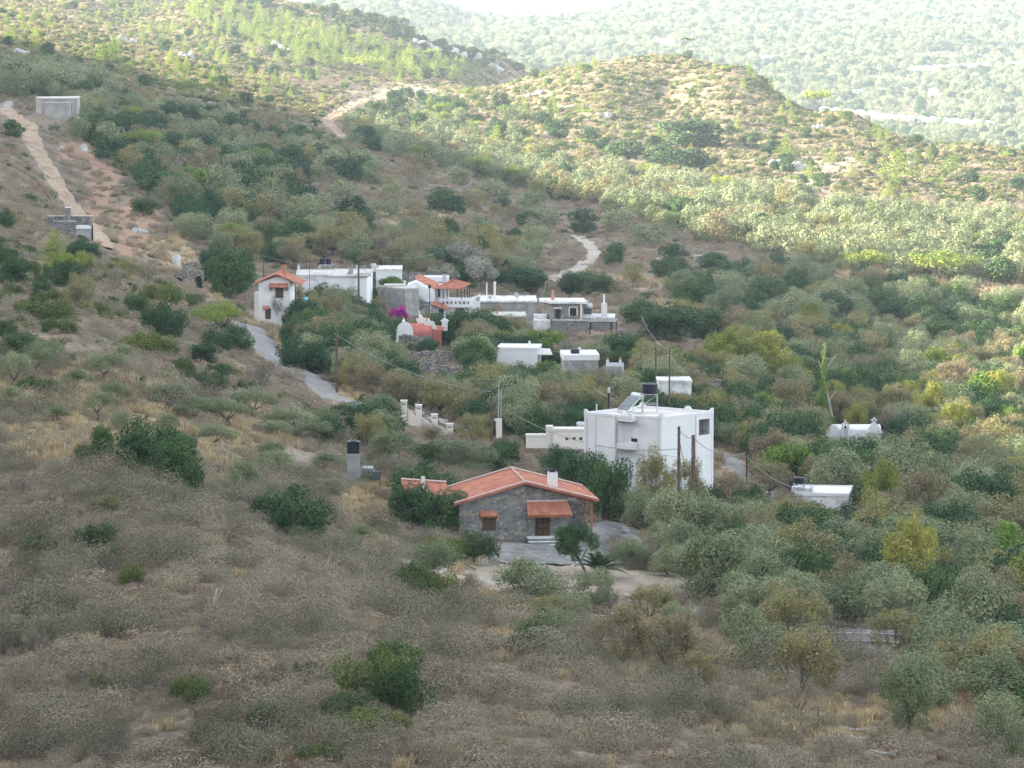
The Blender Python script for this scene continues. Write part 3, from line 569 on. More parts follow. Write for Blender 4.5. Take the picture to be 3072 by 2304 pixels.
# ---- stone house in the foreground
H=Bld('stone_house','grey rubble stone house with orange tiled gable roof and brown door','house',1579.4,1630,392,7,foot=[(-3,5,6.2),(3,5,6),(5.5,6,4.5),(-7,9,4)])
DY=10.5; zl,za,zr=3.95,5.7,4.15
b=MB(); b.xz([(-6.4,-1.5),(0,-1.5),(0,za-.05),(-6.4,zl)],0,DY); b.xz([(0,-1.5),(3.97,-1.5),(3.97,4.62),(0,za-.05)],.3,DY-.01)
wall=H.part('wall','stone',b)
b=MB(); b.xz([(3.97,.0),(6.1,.0),(6.1,2.9),(3.97,2.9)],5.2,DY-.3); H.part('side_wall','stone',b)
rf=MB(); ap=(-.15,-.45,za+.12); ab=(-.15,DY+.3,za+.12); le=(-6.95,-.45,zl-.1); lb=(-6.95,DY+.3,zl-.1); re_=(6.75,-.45,zr-.1); rb=(6.75,DY-.6,zr-.1)
rf.roof(le,lb,ab,ap,.30,.035,.12); rf.roof(rb,re_,ap,ab,.30,.035,.12); roof=H.part('roof','tile',rf)
def barrel_line(P,Q,n,r=.11,L=.34):   # a row of half-round tiles
    b=MB(); P,Q=Vector(P),Vector(Q); d=(Q-P)/n; dn=d.normalized(); side=dn.cross(Vector((0,0,1))).normalized()
    for i in range(n):
        c=P+d*(i+.5)
        b.tube([c-side.cross(Vector((0,0,1)))*0+dn*0-dn*d.length*.48,c+dn*d.length*.48],[r*1.05,r*.85],8)
    return b
b=MB()
def scallops(b,P,Q,n,outv,r=.10,L=.42):  # tile ends along a verge or eave: short half pipes pointing outwards
    P,Q=Vector(P),Vector(Q); o_=Vector(outv).normalized()
    for i in range(n):
        c=P.lerp(Q,(i+.5)/n); b.tube([c-o_*L*.6,c+o_*L*.4],[r*.85,r],7)
b=MB(); scallops(b,(le[0],-.45,le[2]+.05),(ap[0],-.45,ap[2]+.04),26,(0,-1,-.12),.13); scallops(b,(ap[0],-.45,ap[2]+.04),(re_[0],-.45,re_[2]+.05),27,(0,-1,-.12),.13)
scallops(b,(re_[0],-.45,re_[2]+.02),(rb[0],rb[1],rb[2]+.02),40,(1,0,-.2),.10)
H.part('verge_tiles','tile',b,roof)
b=MB()
for P,Q,n in (((le[0],-.32,le[2]+.17),(ap[0],-.32,ap[2]+.17),26),((ap[0],-.32,ap[2]+.17),(re_[0],-.32,re_[2]+.17),26),((ap[0],-.3,ap[2]+.12),(ab[0],ab[1],ab[2]+.12),34),((lb[0],lb[1]-.1,lb[2]+.15),(ab[0],ab[1]-.1,ab[2]+.15),24),((ab[0],ab[1]-.1,ab[2]+.15),(rb[0],rb[1]-.1,rb[2]+.15),24)):
    c=barrel_line(P,Q,n,.085); b.add(c.V,c.F)
H.part('ridge_tiles','mortar',b,roof)
chimney(H,2.9,3.1,4.75,1.65,.88,'white','dark',roof)
# door, its awning, steps
b=MB(); b.box(.95,2.2,.21,.295,.62,2.75); b.box(1.0,1.55,.17,.21,.68,2.68); b.box(1.6,2.15,.17,.21,.68,2.68); door=H.part('door','wood',b)
b=MB(); 
for x in (1.0,1.6):
    for z in (.8,1.5,2.1): b.box(x+.1,x+.45,.145,.168,z,z+.45)
b.box(.87,.948,.2,.31,.62,2.83).box(2.202,2.28,.2,.31,.62,2.83).box(.949,2.201,.2,.31,2.755,2.83); H.part('door_frame','shutter',b,door); b=MB(); b.box(1.5,1.54,.1,.167,1.5,1.66); H.part('handle','steel',b,door)
aw=MB(); A=(-.05,-1.25,2.82); B=(4.25,-1.25,2.82); Cc=(3.95,.28,3.95); Dd=(.0,.28,3.95); aw.roof(A,B,Cc,Dd,.235,.06,.09); a1=H.part('awning_roof','tile',aw)
b=MB(); b.box(-.05,4.2,-1.22,-1.12,2.62,2.73); b.box(.1,.2,-1.1,.28,2.6,2.7).box(3.85,3.95,-1.1,.28,2.6,2.7).box(2.4,2.5,-1.1,.28,2.6,2.7); H.part('beam','woodo',b,a1)
c=barrel_line((0,.2,4.0),(3.95,.2,4.0),16,.1); H.part('ridge_tiles','mortar',c,a1)
b=MB(); b.box(.0,3.3,-1.1,.29,-.8,.6).box(.05,3.25,-1.55,-1.102,-.8,.30).box(.05,3.25,-1.98,-1.552,-.8,.05); st=H.part('step','flag',b)
b=MB(); b.box(-.04,3.34,-1.15,.2,.602,.66).box(.0,3.3,-1.6,-1.152,.302,.35).box(.0,3.3,-2.03,-1.602,.052,.10); H.part('tread','whiteold',b,st)
# window with tiled hood
H.window(-4.16,-3.0,1.35,2.55,0,'shutter','dark')
b=MB(); b.box(-4.15,-3.6,-.04,-.016,1.36,2.54).box(-3.56,-3.01,-.04,-.016,1.36,2.54); H.part('shutter','shutter',b)
aw=MB(); aw.roof((-4.45,-.62,2.74),(-2.75,-.62,2.74),(-2.75,.02,3.14),(-4.45,.02,3.14),.24,.06,.07); a2=H.part('window_hood','tile',aw)
b=MB(); b.box(-4.35,-4.27,-.55,-.001,2.42,2.62).box(-2.92,-2.84,-.55,-.001,2.42,2.62).box(-4.4,-2.8,-.6,-.5,2.60,2.67); H.part('bracket','woodo',b,a2)
# verandah on the right: posts and beams
b=MB(); b.box(6.15,6.32,-.1,.07,-.8,3.98); p1_=H.part('post','woodo',b); b=MB(); b.box(6.15,6.32,4.6,4.77,-.8,3.98); H.part('post','woodo',b)
b=MB(); b.box(6.13,6.34,-.3,DY-1,3.98,4.1); b.xz([(3.98,4.48),(6.2,3.86),(6.2,4.02),(3.98,4.66)],-.12,.05); b.xz([(3.98,4.48),(6.2,3.86),(6.2,4.02),(3.98,4.66)],4.6,4.77); H.part('beam','woodo',b)
# low wing behind on the left
b=MB(); b.box(-10.5,-6.42,7.6,10.3,-1,3.5); H.part('wing_wall','stone',b)
q=MB(); q.roof((-10.9,7.2,3.75),(-6.5,7.2,3.55),(-6.5,10.7,4.5),(-10.9,10.7,4.85),.3,.035,.1); r2=H.part('wing_roof','tile',q); c=barrel_line((-10.9,10.6,5.0),(-6.5,10.6,4.65),14,.1); H.part('ridge_tiles','mortar',c,r2)
chimney(H,-8.9,9.3,4.2,1.15,.34,'cream',None,r2,pot=False)
# flagstone terrace
def sheet(name,pxs,m,lift=.12,th=.6):
    Pn=[at(u,v) for u,v in pxs]; zc=sum(p.z for p in Pn)/len(Pn)
    b=MB(); P=[(p.x,p.y) for p in Pn]; 
    if sum(P[i][0]*P[(i+1)%len(P)][1]-P[(i+1)%len(P)][0]*P[i][1] for i in range(len(P)))<0: P=P[::-1];Pn=Pn[::-1]
    b.prism(P,[p.z-th for p in Pn],[p.z+lift for p in Pn]); return tag(b.build(name,M[m]),kind='structure')
M['flagw']=mat('pale_ground',(.42,.40,.36),(.52,.5,.47),.6,detail=9)
def pave(name,pxs,m,lift=.13):
    # gridded patch that follows the ground
    q=np.array([[*at(u,v)] for u,v in pxs]); x0,y0=q[:,0].min(),q[:,1].min(); x1,y1=q[:,0].max(),q[:,1].max()
    gx=np.arange(x0,x1,.5); gy=np.arange(y0,y1,.8); XX,YY=np.meshgrid(gx,gy); ZZ=height(XX,YY)
    ins=inpoly(XX+.4*np.sin(YY*1.3),YY+.5*np.sin(XX*1.7),[(a[0],a[1]) for a in q]); i=np.arange(XX.size).reshape(XX.shape)
    f=np.stack([i[:-1,:-1],i[:-1,1:],i[1:,1:],i[1:,:-1]],-1).reshape(-1,4); f=f[ins.ravel()[f].all(1)]
    FOOT.extend([(float(a),float(b_),1.3) for a,b_ in zip(XX[ins][::6],YY[ins][::6])])
    return tag(link(name,mk(name,np.stack([XX,YY,ZZ+lift],-1).reshape(-1,3),f,M[m],True)),kind='structure')
pave('terrace',[(1465,1642),(1560,1632),(1700,1625),(1760,1560),(1830,1560),(1890,1600),(1880,1650),(1800,1690),(1650,1700),(1480,1690)],'flag')
M['yard']=mat('yard_dirt',(.255,.20,.145),(.35,.285,.21),.5,c3=(.30,.245,.18),detail=9)
pave('yard',[(1440,1698),(1650,1702),(1800,1695),(1960,1738),(2090,1766),(1900,1796),(1700,1802),(1500,1786),(1370,1745),(1400,1715)],'yard',.09)
# ---- big white building
Wb=Bld('white_building','tall plain white modern building with flat roof and corner humps','building',1984,1512,430,0,foot=[(-1,5,5),(-4,7,4),(2,6,4),(0,10,5)])
Lx,Ly=-7.36,5.4; Rx,Ry=5.66,5.6; Bx,By=Lx+Rx,Ly+Ry; ht=9.25
dL=math.hypot(Lx,Ly); eL=(Lx/dL,Ly/dL); nL=(-eL[1]*1.0,eL[0]*1.0); nL=(eL[1]*-1,eL[0]); 
nL=(-5.4/dL*1.0,-7.36/dL*1.0)   # outward normal of the left face
def LP(t,o=0): return (eL[0]*t+nL[0]*o,eL[1]*t+nL[1]*o)
tb=4.95; P=[(0,0),(Rx,Ry),(Bx,By),(Lx+nL[0],Ly+nL[1]),LP(tb,1.0),LP(tb,0)]
b=MB(); b.prism(P,-3,ht-.45)
b=MB()
# walls as thick panels so that the corner opening is a real hole
eR=Vector((Rx,Ry,0)).normalized(); dR=math.hypot(Rx,Ry)
ring=[(0,0),(Rx,Ry),(Bx,By),(Lx+nL[0],Ly+nL[1]),LP(tb,1.0),LP(tb,0)]
def quadwall(b,p,q,z0,z1,t=.25):
    p,q=Vector((p[0],p[1],0)),Vector((q[0],q[1],0)); d=(q-p).normalized(); nrm=Vector((-d.y,d.x,0))*t; P4=[p,q,q+nrm,p+nrm]
    b.prism([(v.x,v.y) for v in P4],z0,z1)
RP=lambda t:(eR.x*t,eR.y*t)
o0,o1=dR*(1703-1265)/610,dR*(1830-1265)/610; oz0,oz1=ht-(650-402)/3.687/29.1-0.25,ht-(478-402)/3.687/29.1-.18
quadwall(b,RP(0),RP(o0),-3,ht-.4); quadwall(b,RP(o1),RP(dR),-3,ht-.4); quadwall(b,RP(o0),RP(o1),-3,oz0); quadwall(b,RP(o0),RP(o1),oz1,ht-.4)
quadwall(b,ring[1],ring[2],-3,ht-.4); quadwall(b,ring[2],ring[3],-3,ht-.4); quadwall(b,ring[3],ring[4],-3,ht-.4); quadwall(b,ring[4],ring[5],-3,ht-.4); quadwall(b,ring[5],ring[0],-3,ht-.4)
wl=Wb.part('wall','white',b)
b=MB(); b.prism([(x*.97+.0,y*.97+.3) for x,y in ring],ht-.62,ht-.41); Wb.part('roof_slab','cream',b)
cx_,cy_=RP((o0+o1)/2); q1=Vector(RP(o0)+(0,)); q2=Vector(RP(o1)+(0,)); inn=Vector((-eR.y,eR.x,0))
b=MB(); b.prism([(v.x,v.y) for v in (q1+inn*1.6-eR*.5,q2+inn*1.6+eR*.3,q2+inn*1.8+eR*.3,q1+inn*1.8-eR*.5)],oz0-.3,oz1+.3); wn_=Wb.part('window','dark',b)
b=MB()
for k in range(3):
    p=q1+eR*(.2+.45*k)+inn*.5; b.tube([(p.x,p.y,oz0),(p.x,p.y,oz1)],.025,4)
p=q1+inn*.4; q_=q2+inn*.4; b.tube([(p.x,p.y,oz0+.3),(q_.x,q_.y,oz0+.3)],.03,4); Wb.part('railing','wood',b,wn_)
# parapet with flared humps
def parapet(b,p,q,h=.42,hump0=True,hump1=True,mid=()):
    p,q=Vector((p[0],p[1],0)),Vector((q[0],q[1],0)); L=(q-p).length; d=(q-p)/L; nrm=Vector((-d.y,d.x,0))*.22; n=int(L/.09); z0=ht-.4
    hs=[]
    for i in range(n+1):
        t=L*i/n; z=h*.62
        for c,w_ in ([(0,.55)] if hump0 else [])+([(L,.55)] if hump1 else [])+[(m_,.5) for m_ in mid]:
            x=abs(t-c)/w_; z=max(z,h*.62+.33*max(0,min(1,1.6-1.6*x))**1.2 if x<1 else 0)
        hs.append((t,z))
    out=nrm.normalized()*-.04
    A=[p+d*t+out+Vector((0,0,z0)) for t,_ in hs]; B_=[p+d*t+out+Vector((0,0,z0+z)) for t,z in hs]; C_=[v+nrm for v in B_]; D_=[v+nrm for v in A]
    n=len(A); b.add(A+B_+C_+D_,[(i,i+1,n+i+1,n+i) for i in range(n-1)]+[(n+i,n+i+1,2*n+i+1,2*n+i) for i in range(n-1)]+[(2*n+i,2*n+i+1,3*n+i+1,3*n+i) for i in range(n-1)]+[(0,n,2*n,3*n),(n-1,4*n-1,3*n-1,2*n-1)])
b=MB(); parapet(b,ring[0],ring[1]); parapet(b,ring[1],ring[2],mid=(3.2,)); parapet(b,ring[2],ring[3]); parapet(b,ring[3],ring[4],hump1=False); parapet(b,ring[5],ring[0],mid=()); parapet(b,ring[4],ring[5],hump0=False,hump1=False); Wb.part('parapet','white',b)
for z,nm in ((ht-.78,'canopy'),(ht-3.75,'balcony')):
    b=MB(); q=[LP(tb,1.0),LP(tb,-.01),LP(tb-1.85,-.01),LP(tb-1.85,1.0)]; q=q if True else q; b.prism([q[1],q[2],q[3],q[0]][::-1] if False else [LP(tb-.001,1.0),LP(tb-1.85,1.0),LP(tb-1.85,-.01),LP(tb-.001,-.01)],z,z+.32); s_=Wb.part(nm,'white',b)
    b=MB(); parapet_q=[LP(tb-.05,1.02),LP(tb-1.87,1.02)]; 
    p,q_=Vector((*LP(tb-.001,1.03),0)),Vector((*LP(tb-1.88,1.03),0)); d=(q_-p).normalized(); nn_=Vector((-d.y,d.x,0))*.14
    b.prism([(v.x,v.y) for v in (p,q_,q_+nn_,p+nn_)],z+.32,z+.62); p2=q_+nn_*0; q2_=Vector((*LP(tb-1.88,0),0)); n2=Vector((eL[0],eL[1],0))*.14; b.prism([(v.x,v.y) for v in (p2+Vector((*nL,0))*-.142,q2_,q2_+n2,p2+n2+Vector((*nL,0))*-.142)],z+.32,z+.62)
    c_=q_; b.prism([(c_.x,c_.y),(c_.x-nL[0]*.4,c_.y-nL[1]*.4),(c_.x-nL[0]*.4+eL[0]*.4,c_.y-nL[1]*.4+eL[1]*.4),(c_.x+eL[0]*.4,c_.y+eL[1]*.4)][::-1],z+.621,z+.86); Wb.part('parapet','white',b,s_)
def onleft(t0,t1,z0,z1,off,th,name,m,parent=None):
    b=MB(); a_,b_,c,d=LP(t0,off),LP(t1,off),LP(t1,off+th),LP(t0,off+th); b.prism([a_,b_,c,d] ,z0,z1); return Wb.part(name,m,b,parent)
w1=onleft(2.95,3.85,ht-3.05,ht-1.55,.0,.05,'window','white'); onleft(3.0,3.8,ht-2.98,ht-2.62,.05,.012,'pane','dark',w1); onleft(3.0,3.8,ht-2.6,ht-1.6,.05,.02,'shutter','whiteold',w1); onleft(2.85,3.95,ht-3.15,ht-3.06,.0,.14,'sill','cream',w1)
w2=onleft(2.95,3.8,ht-6.6,ht-4.6,.0,.05,'door','whiteold'); w3=onleft(1.65,2.2,ht-5.2,ht-4.75,.0,.05,'window','whiteold'); onleft(1.7,2.15,ht-5.15,ht-4.95,.05,.01,'pane','glass',w3)
for t,off in ((.45,0),(dL-.3,1),(dL-1.45,1)):
    b=MB(); p=LP(t,off+.06); b.tube([(p[0],p[1],-1),(p[0],p[1],ht-.45)],.045,6); Wb.part('drainpipe','cream',b)
b=MB(); p=Vector(RP(dR*.655)+(0,))-inn*.05; b.tube([(p.x,p.y,-1),(p.x,p.y,ht-.45)],.04,6); Wb.part('drainpipe','cream',b)
b=MB(); p=LP(dL-1.3,.6); b.tube([(p[0],p[1],ht-.4),(p[0],p[1],ht+.75)],.07,6); Wb.part('vent_pipe','white',b)
org=Wb.o.location; roofz=ht-.40
solar('solar_heater','solar water heater with grey boiler and tilted panel on the white building roof',org+Vector((-3.2,6.0,roofz)),math.radians(-58),1.15)
tank_thing('water_tank','black round water tank on tall steel legs on the white building roof',org+Vector((-1.0,6.4,roofz)),.82,1.05,legs=1,leg_h=2.05)
b=MB(); b.tube([(0,0,0),(0,0,1.9)],.09,8); o=b.build('flue_pipe',M['black']); o.location=org+Vector((-5.3,8.3,roofz)); tag(o,'thin black flue pipe with pale cap at the back of the white roof','flue pipe'); b=MB(); b.lathe((0,0,1.9),[(.11,0),(.15,.1),(.15,.45),(.08,.55)],10); b.build('flue_cap',M['steel'],o)
# annex with terrace wall left of it
A_=Bld('annex','low cream annex with three small square vents beside the white building','annex',1765,1345,446,0,foot=[(-3,2,3.2)])
b=MB(); b.box(-3.95,.1,0,4,-.05,2.0); b.box(-4.75,-3.95,.5,3.5,-.05,2.25); b.box(-7.0,-4.75,.6,3.4,-.05,1.3); w_=A_.part('wall','cream',b)
b=MB(); b.box(-4.05,.15,-.1,.12,2.0,2.22).box(-4.82,-3.98,.45,.6,2.25,2.45).box(-7.1,-4.8,.5,.75,1.3,1.5); A_.part('parapet','cream',b)
for x in (-2.4,-1.6,-.85): b=MB(); b.box(x-.16,x+.16,-.02,.02,.95,1.25); A_.part('vent','dark',b)
b=MB(); b.box(-4.0,.3,-.2,-.002,-2.6,-.06); A_.part('base_wall','ruin',b)
b=MB(); b.lathe((0,0,0),[(.05,-.6),(.3,-.55),(.3,.55),(.05,.6)],14); b.V=[(v[2],v[0],v[1]) for v in b.V]; o=b.build('boiler',M['steel'],None,True); o.location=A_.o.location+Vector((-.7,2,2.5)); tag(o,'silver boiler cylinder on the cream annex roof','boiler')
# terrace wall with pillars and rails
T_=Bld('pillared_wall','pale stepped terrace wall with four square pillars and green rails','wall',1212,1235,496,0)
b=MB(); pil=[(1212,1203,1222),(1257,1213,1248),(1305,1238,1268),(1352,1263,1280)]
xs=[T_.X(p[0]) for p in pil]
for i,(u,v0,v1) in enumerate(pil):
    b.box(T_.X(u)-.36,T_.X(u)+.36,-i*1.2-.35,-i*1.2+.35,T_.Z(v1)-3,T_.Z(v0))
w_=T_.part('pillar','cream',b)
for i,(u,v0,v1) in enumerate(pil):
    b=MB(); b.box(T_.X(u)-.43,T_.X(u)+.43,-i*1.2-.42,-i*1.2+.42,T_.Z(v0),T_.Z(v0)+.12); c=T_.part('pillar_cap','cream',b)
    b=MB(); b.box(T_.X(u)-.2,T_.X(u)-.07,-i*1.2-.37,-i*1.2-.351,T_.Z(v0)-.42,T_.Z(v0)-.2).box(T_.X(u)+.05,T_.X(u)+.18,-i*1.2-.37,-i*1.2-.351,T_.Z(v0)-.42,T_.Z(v0)-.2); T_.part('vent','dark',b,c)
b=MB()
for i in range(3):
    x0,x1=xs[i]+.36,xs[i+1]-.36; y=-i*1.2; z0,z1=T_.Z(pil[i][2]),T_.Z(pil[i+1][2]); P8=[(x0,y-.2,z0-3),(x1,y-1.4,z1-3),(x1,y-1.1,z1-3),(x0,y+.1,z0-3),(x0,y-.2,z0),(x1,y-1.4,z1+.1),(x1,y-1.1,z1+.1),(x0,y+.1,z0)]
    b.add(P8,[(0,3,2,1),(4,5,6,7),(0,1,5,4),(2,3,7,6),(0,4,7,3),(1,2,6,5)])
T_.part('wall','cream',b)
b=MB()
for i in range(3):
    for dz in (.2,.4): b.tube([(xs[i]+.3,-i*1.2,T_.Z(pil[i][2])+dz),(xs[i+1]-.3,-i*1.2-1.2,T_.Z(pil[i+1][2])+dz+.1)],.03,4)
T_.part('rail','lentisk_leaf',b)
pave('terrace',[(1225,1240),(1262,1238),(1350,1272),(1330,1284),(1290,1275),(1245,1262)],'flagw',.25)
# ---- tank tower left of the stone house
K=Bld('tank_tower','square concrete pillar standing on the straw slope under a black tank','pillar',1061,1462,428,6,foot=[(0,1,2.2)])
b=MB(); b.box(-.63,.63,-.6,.6,-1,3.35); K.part('pillar','grey',b); b=MB(); b.box(-.70,.70,-.68,.68,3.35,3.5); K.part('top_slab','concrete',b)
tl=MB(); tl.box(-.62,.62,-.62,.62,0,1.22); o=tl.build('tank',M['black']); o.location=K.o.location+Vector((0,0,3.5)); tag(o,'black boxy water tank on top of the concrete pillar','water tank')
b=MB()
for k in range(5): b.box(-.66,.66,-.66,.66,.1+k*.25,.14+k*.25)
b.box(-.3,.3,-.3,.3,1.22,1.3); b.build('tank_rib',M['black'],o)
s_=solar('solar_heater','small white boiler on a frame beside the concrete tank pillar',K.o.location+Vector((1.45,.2,.3)),math.radians(5),.75); s_.location.z+=.4
b=MB(); b.box(-.65,.65,-.05,.05,.4,1.3); b.tube([(-.55,0,-.8),(-.55,0,.4)],.03,4).tube([(.55,0,-.8),(.55,0,.4)],.03,4); o=b.build('upright_collector',M['panel']); o.location=K.o.location+Vector((2.1,-.5,.4)); tag(o,'dark upright panel on legs right of the concrete tank pillar','solar panel')
b=MB(); b.tube([(.72,.3,4.6),(.9,.1,3),(1.0,0,1.5),(1.3,0,-.5)],.03,4).tube([(.7,.3,3.6),(1.2,.1,2.6),(1.5,0,1.8)],.03,4); K.part('pipe','cable',b)
# ---- red roofed tower house above the road
R=Bld('tower_house','narrow white two storey house with terracotta roof and brick chimney by the road bend','house',776,958,688,-3,foot=[(2.5,3,4.2),(3,7,4)])
k=R.k; wx=R.X(889)
b=MB(); b.xz([(0,-2.5),(wx-1.0,-2.5),(wx-1.0,R.Z(838)),(.5*wx,R.Z(828)),(0,R.Z(848))],0,7.5); R.part('wall','white',b)
b=MB(); b.box(wx-1.0,wx,.4,7.4,-2.5,2.2); R.part('side_wall','white',b)
b=MB(); b.box(-.9,-.003,1.5,4,-2.5,R.Z(880)); R.part('buttress','cream',b)
apx=wx*.48; rl=(-.75,-.6,R.Z(850)); rr=(wx+.9,-.6,R.Z(852)); am=(apx,-.6,R.Z(822)+.1); rl2=(-.75,8,rl[2]); rr2=(wx+.9,8,rr[2]); am2=(apx,8,am[2])
q=MB(); q.roof(rl,rl2,am2,am,.3,.05,.1); q.roof(rr2,rr,am,am2,.3,.05,.1); rf=R.part('roof','tile',q)
b=MB(); scallops(b,rl,am,10,(0,-1,-.1),.14); scallops(b,am,rr,12,(0,-1,-.1),.14); R.part('verge_tiles','tile',b,rf)
chimney(R,wx*.62,4,R.Z(832),1.9,.6,'brick','dark',rf)
q=MB(); hz_=R.Z(860); q.roof((R.X(809),-1.0,hz_),(R.X(867),-1.0,hz_),(R.X(867),.02,hz_+.6),(R.X(809),.02,hz_+.6),.26,.05,.08); hd=R.part('window_hood','tile',q); b=MB(); b.box(R.X(812),R.X(815),-.9,0,hz_-.55,hz_-.12).box(R.X(861),R.X(864),-.9,0,hz_-.55,hz_-.12).box(R.X(810),R.X(866),-.95,-.85,hz_-.12,hz_-.03); R.part('bracket','wood',b,hd)
b=MB(); b.box(R.X(827),R.X(851),-.06,-.002,R.Z(893),R.Z(863)); R.part('door','shutter',b)
b=MB(); b.box(R.X(796),R.X(813),-.06,-.002,R.Z(957),R.Z(925)); R.part('door','shutter',b,label='ground floor dark door'); q=MB(); q.roof((R.X(790),-1,R.Z(926)),(R.X(808),-1,R.Z(926)),(R.X(808),0,R.Z(917)),(R.X(790),0,R.Z(917)),.3,.05,.08); R.part('door_hood','tile',q)
for x in (wx-.1,wx+.45): 
    b=MB(); b.box(x,x+.12,-.3,-.18,1.2,R.Z(856)); R.part('post','wood',b)
for z_ in (2.3,2.9): b=MB(); b.box(wx-.1,wx+.6,-.3,-.2,z_,z_+.1); R.part('rail','wood',b)
b=MB(); b.lathe((0,0,0),[(.35,0),(.5,.3),(.42,.75),(.1,.85)],10); o=b.build('tarpaulin',M['blue'],None,True); o.location=R.o.location+Vector((wx+1.4,1.5,2.75)); tag(o,'light blue tarp bundle beside the terracotta roofed tower house','tarpaulin')
# ---- flat roofs of the upper village
def flat_house(name,label,cat,u0,u1,vb,vt,D,depth,rot=0,wall='whiteold',roof='roofcem',par=0.12,foot=None,over=.12,t=.22):
    d=Bld(name,label,cat,u0,vb,D,rot,foot=foot if foot is not None else [((u1-u0)/F*D/2,depth/2,max(depth,(u1-u0)/F*D)/2)])
    x1=d.X(u1); z1=d.Z(vt)-t; b=MB(); b.box(0,x1,0,depth,-3,z1); d.part('wall',wall,b); flatroof(d,0,x1,0,depth,z1,t,over,roof,par); d.x1=x1; d.z1=z1+t; d.dep=depth; return d
f1=flat_house('flat_roofed_house','long old house with cement roof and small pillar chimney behind the tower house','house',890,1000,868,826,745,13,2,roof='roofcem',wall='whiteold')
chimney(f1,f1.X(893),11,f1.z1,.8,.4,'whiteold','roofcem'); 
b=MB(); b.box(1.0,5.6,-.9,-.002,-1,f1.Z(846)); f1.part('front_wall','white',b)
f2=flat_house('flat_roofed_house','middle flat roofed white house with wide cement roof and black tanks','house',985,1100,876,828,735,16,-2,roof='roofcem',wall='white')
b=MB(); b.xz([(f2.X(1035),f2.z1-.1),(f2.X(1055),f2.z1-.1),(f2.X(1055),f2.z1+1.3),(f2.X(1046),f2.z1+1.2)],4,4.3); f2.part('stair_wall','grey',b)
c_=Bld('chimney_pipe','thick pale metal chimney pipe left of the twin black tanks','chimney',958,833,735,0); b=MB(); b.tube([(0,0,-.5),(0,0,2.3)],.22,10); c_.part('pipe','steel',b); b=MB(); b.lathe((0,0,2.3),[(.2,0),(.32,.1),(.34,.35),(.2,.5)],10); c_.part('cap','black',b)
tw=Bld('tank_stand','steel frame with thin legs under the twin black tanks','stand',976,838,742,0); b=MB()
for x in (-.9,1.0):
    for y in (-.5,.5): b.tube([(x,y,-1),(x,y,tw.Z(795))],.045,4)
tw.part('leg','steel',b); b=MB(); b.box(-1.1,1.15,-.65,.65,tw.Z(795),tw.Z(794)+.04); tw.part('deck','steel',b)
for i,x in enumerate((-.55,.6)): tank_thing('water_tank',('left' if i==0 else 'right')+' one of the twin black tanks on the steel stand',tw.o.location+Vector((x,0,tw.Z(794)+.08)),.52,1.1)
f3=flat_house('flat_roofed_house','rearmost flat white roof with stubby stone chimney at its left end','house',1128,1205,852,808,790,9,1,roof='whiteold',wall='white')
chimney(f3,f3.X(1121),1,f3.z1-.2,1.2,.95,'whiteold','roofcem',pot=False)
b=Bld('white_pillar','tall slim white pillar chimney beside a dark pole','chimney',1072,826,715,0); q=MB(); q.box(-.22,.22,-.22,.22,-1,b.Z(795)); b.part('shaft','white',q); q=MB(); q.box(-.28,.28,-.28,.28,b.Z(795),b.Z(793)+.05); b.part('cap','roofcem',q)
f4=flat_house('low_white_house','low white house with grey roof edge right of the dark pole','house',1062,1100,870,829,712,6,-4,roof='grey',wall='white')
# ruined pale walls behind
def ruin(name,label,u0,u1,vb,vt,D,th=.7,seed=0,m='ruin',rot=0,h0=-1.5,cat='ruined wall',jag=.3):
    r=np.random.default_rng(seed); d=Bld(name,label,cat,u0,vb,D,rot); L=d.X(u1); n=max(4,int(L/.35)); top=d.Z(vt); b=MB(); z=top*.85; zs=[]
    for i in range(n+1):
        z+=r.normal()*jag*.45; z=max(top*.45,min(top*1.05,z)); zs.append(z)
    ys=[r.normal()*.06 for _ in range(n+1)]
    rows=6; V=[];Fc=[]
    for side,yy in ((0,0),(1,th)):
        for j in range(rows+1):
            for i in range(n+1): V.append((L*i/n+r.normal()*.02,yy+ys[i]+r.normal()*.035,h0+(zs[i]-h0)*j/rows))
    W_n=n+1; S=(rows+1)*W_n
    for j in range(rows):
        for i in range(n): a=j*W_n+i; Fc.append((a,a+1,a+1+W_n,a+W_n)); Fc.append((S+a+1,S+a,S+a+W_n,S+a+W_n+1))
    for i in range(n): a=rows*W_n+i; Fc.append((a,a+1,S+a+1,S+a))
    for j in range(rows): a=j*W_n; Fc.append((a,a+W_n,S+a+W_n,S+a)); a+=n; Fc.append((a+W_n,a,S+a,S+a+W_n))
    b.add(V,Fc); d.part('wall',m,b)
    b=MB()
    for i in range(int(L*2.2)):
        x=r.uniform(0,L); zt=zs[min(n,int(x/L*n))]; s=r.uniform(.12,.3); y=r.uniform(.05,th-.05); V=[(x+s*dx*r.uniform(.6,1),y+s*dy*.7*r.uniform(.6,1),zt-.04+s*(.5 if dz>0 else -.1)*r.uniform(.5,1.2)) for dz in(-1,1) for dy in(-1,1) for dx in(-1,1)]; b.add(V,[(0,2,3,1),(4,5,7,6),(0,1,5,4),(2,6,7,3),(0,4,6,2),(1,3,7,5)])
    d.part('loose_stone',m,b); return d
ruin('ruined_wall','long broken stone wall behind the flat cement roofs',1060,1135,812,797,790,.8,1)
ruin('ruined_wall','pale crumbling wall with orange tint right of the rear white roof',1205,1262,838,815,800,.8,2,'ruin')
ruin('ruined_wall','grey tumbled wall top behind the cement block house',1268,1330,832,820,820,.9,3)
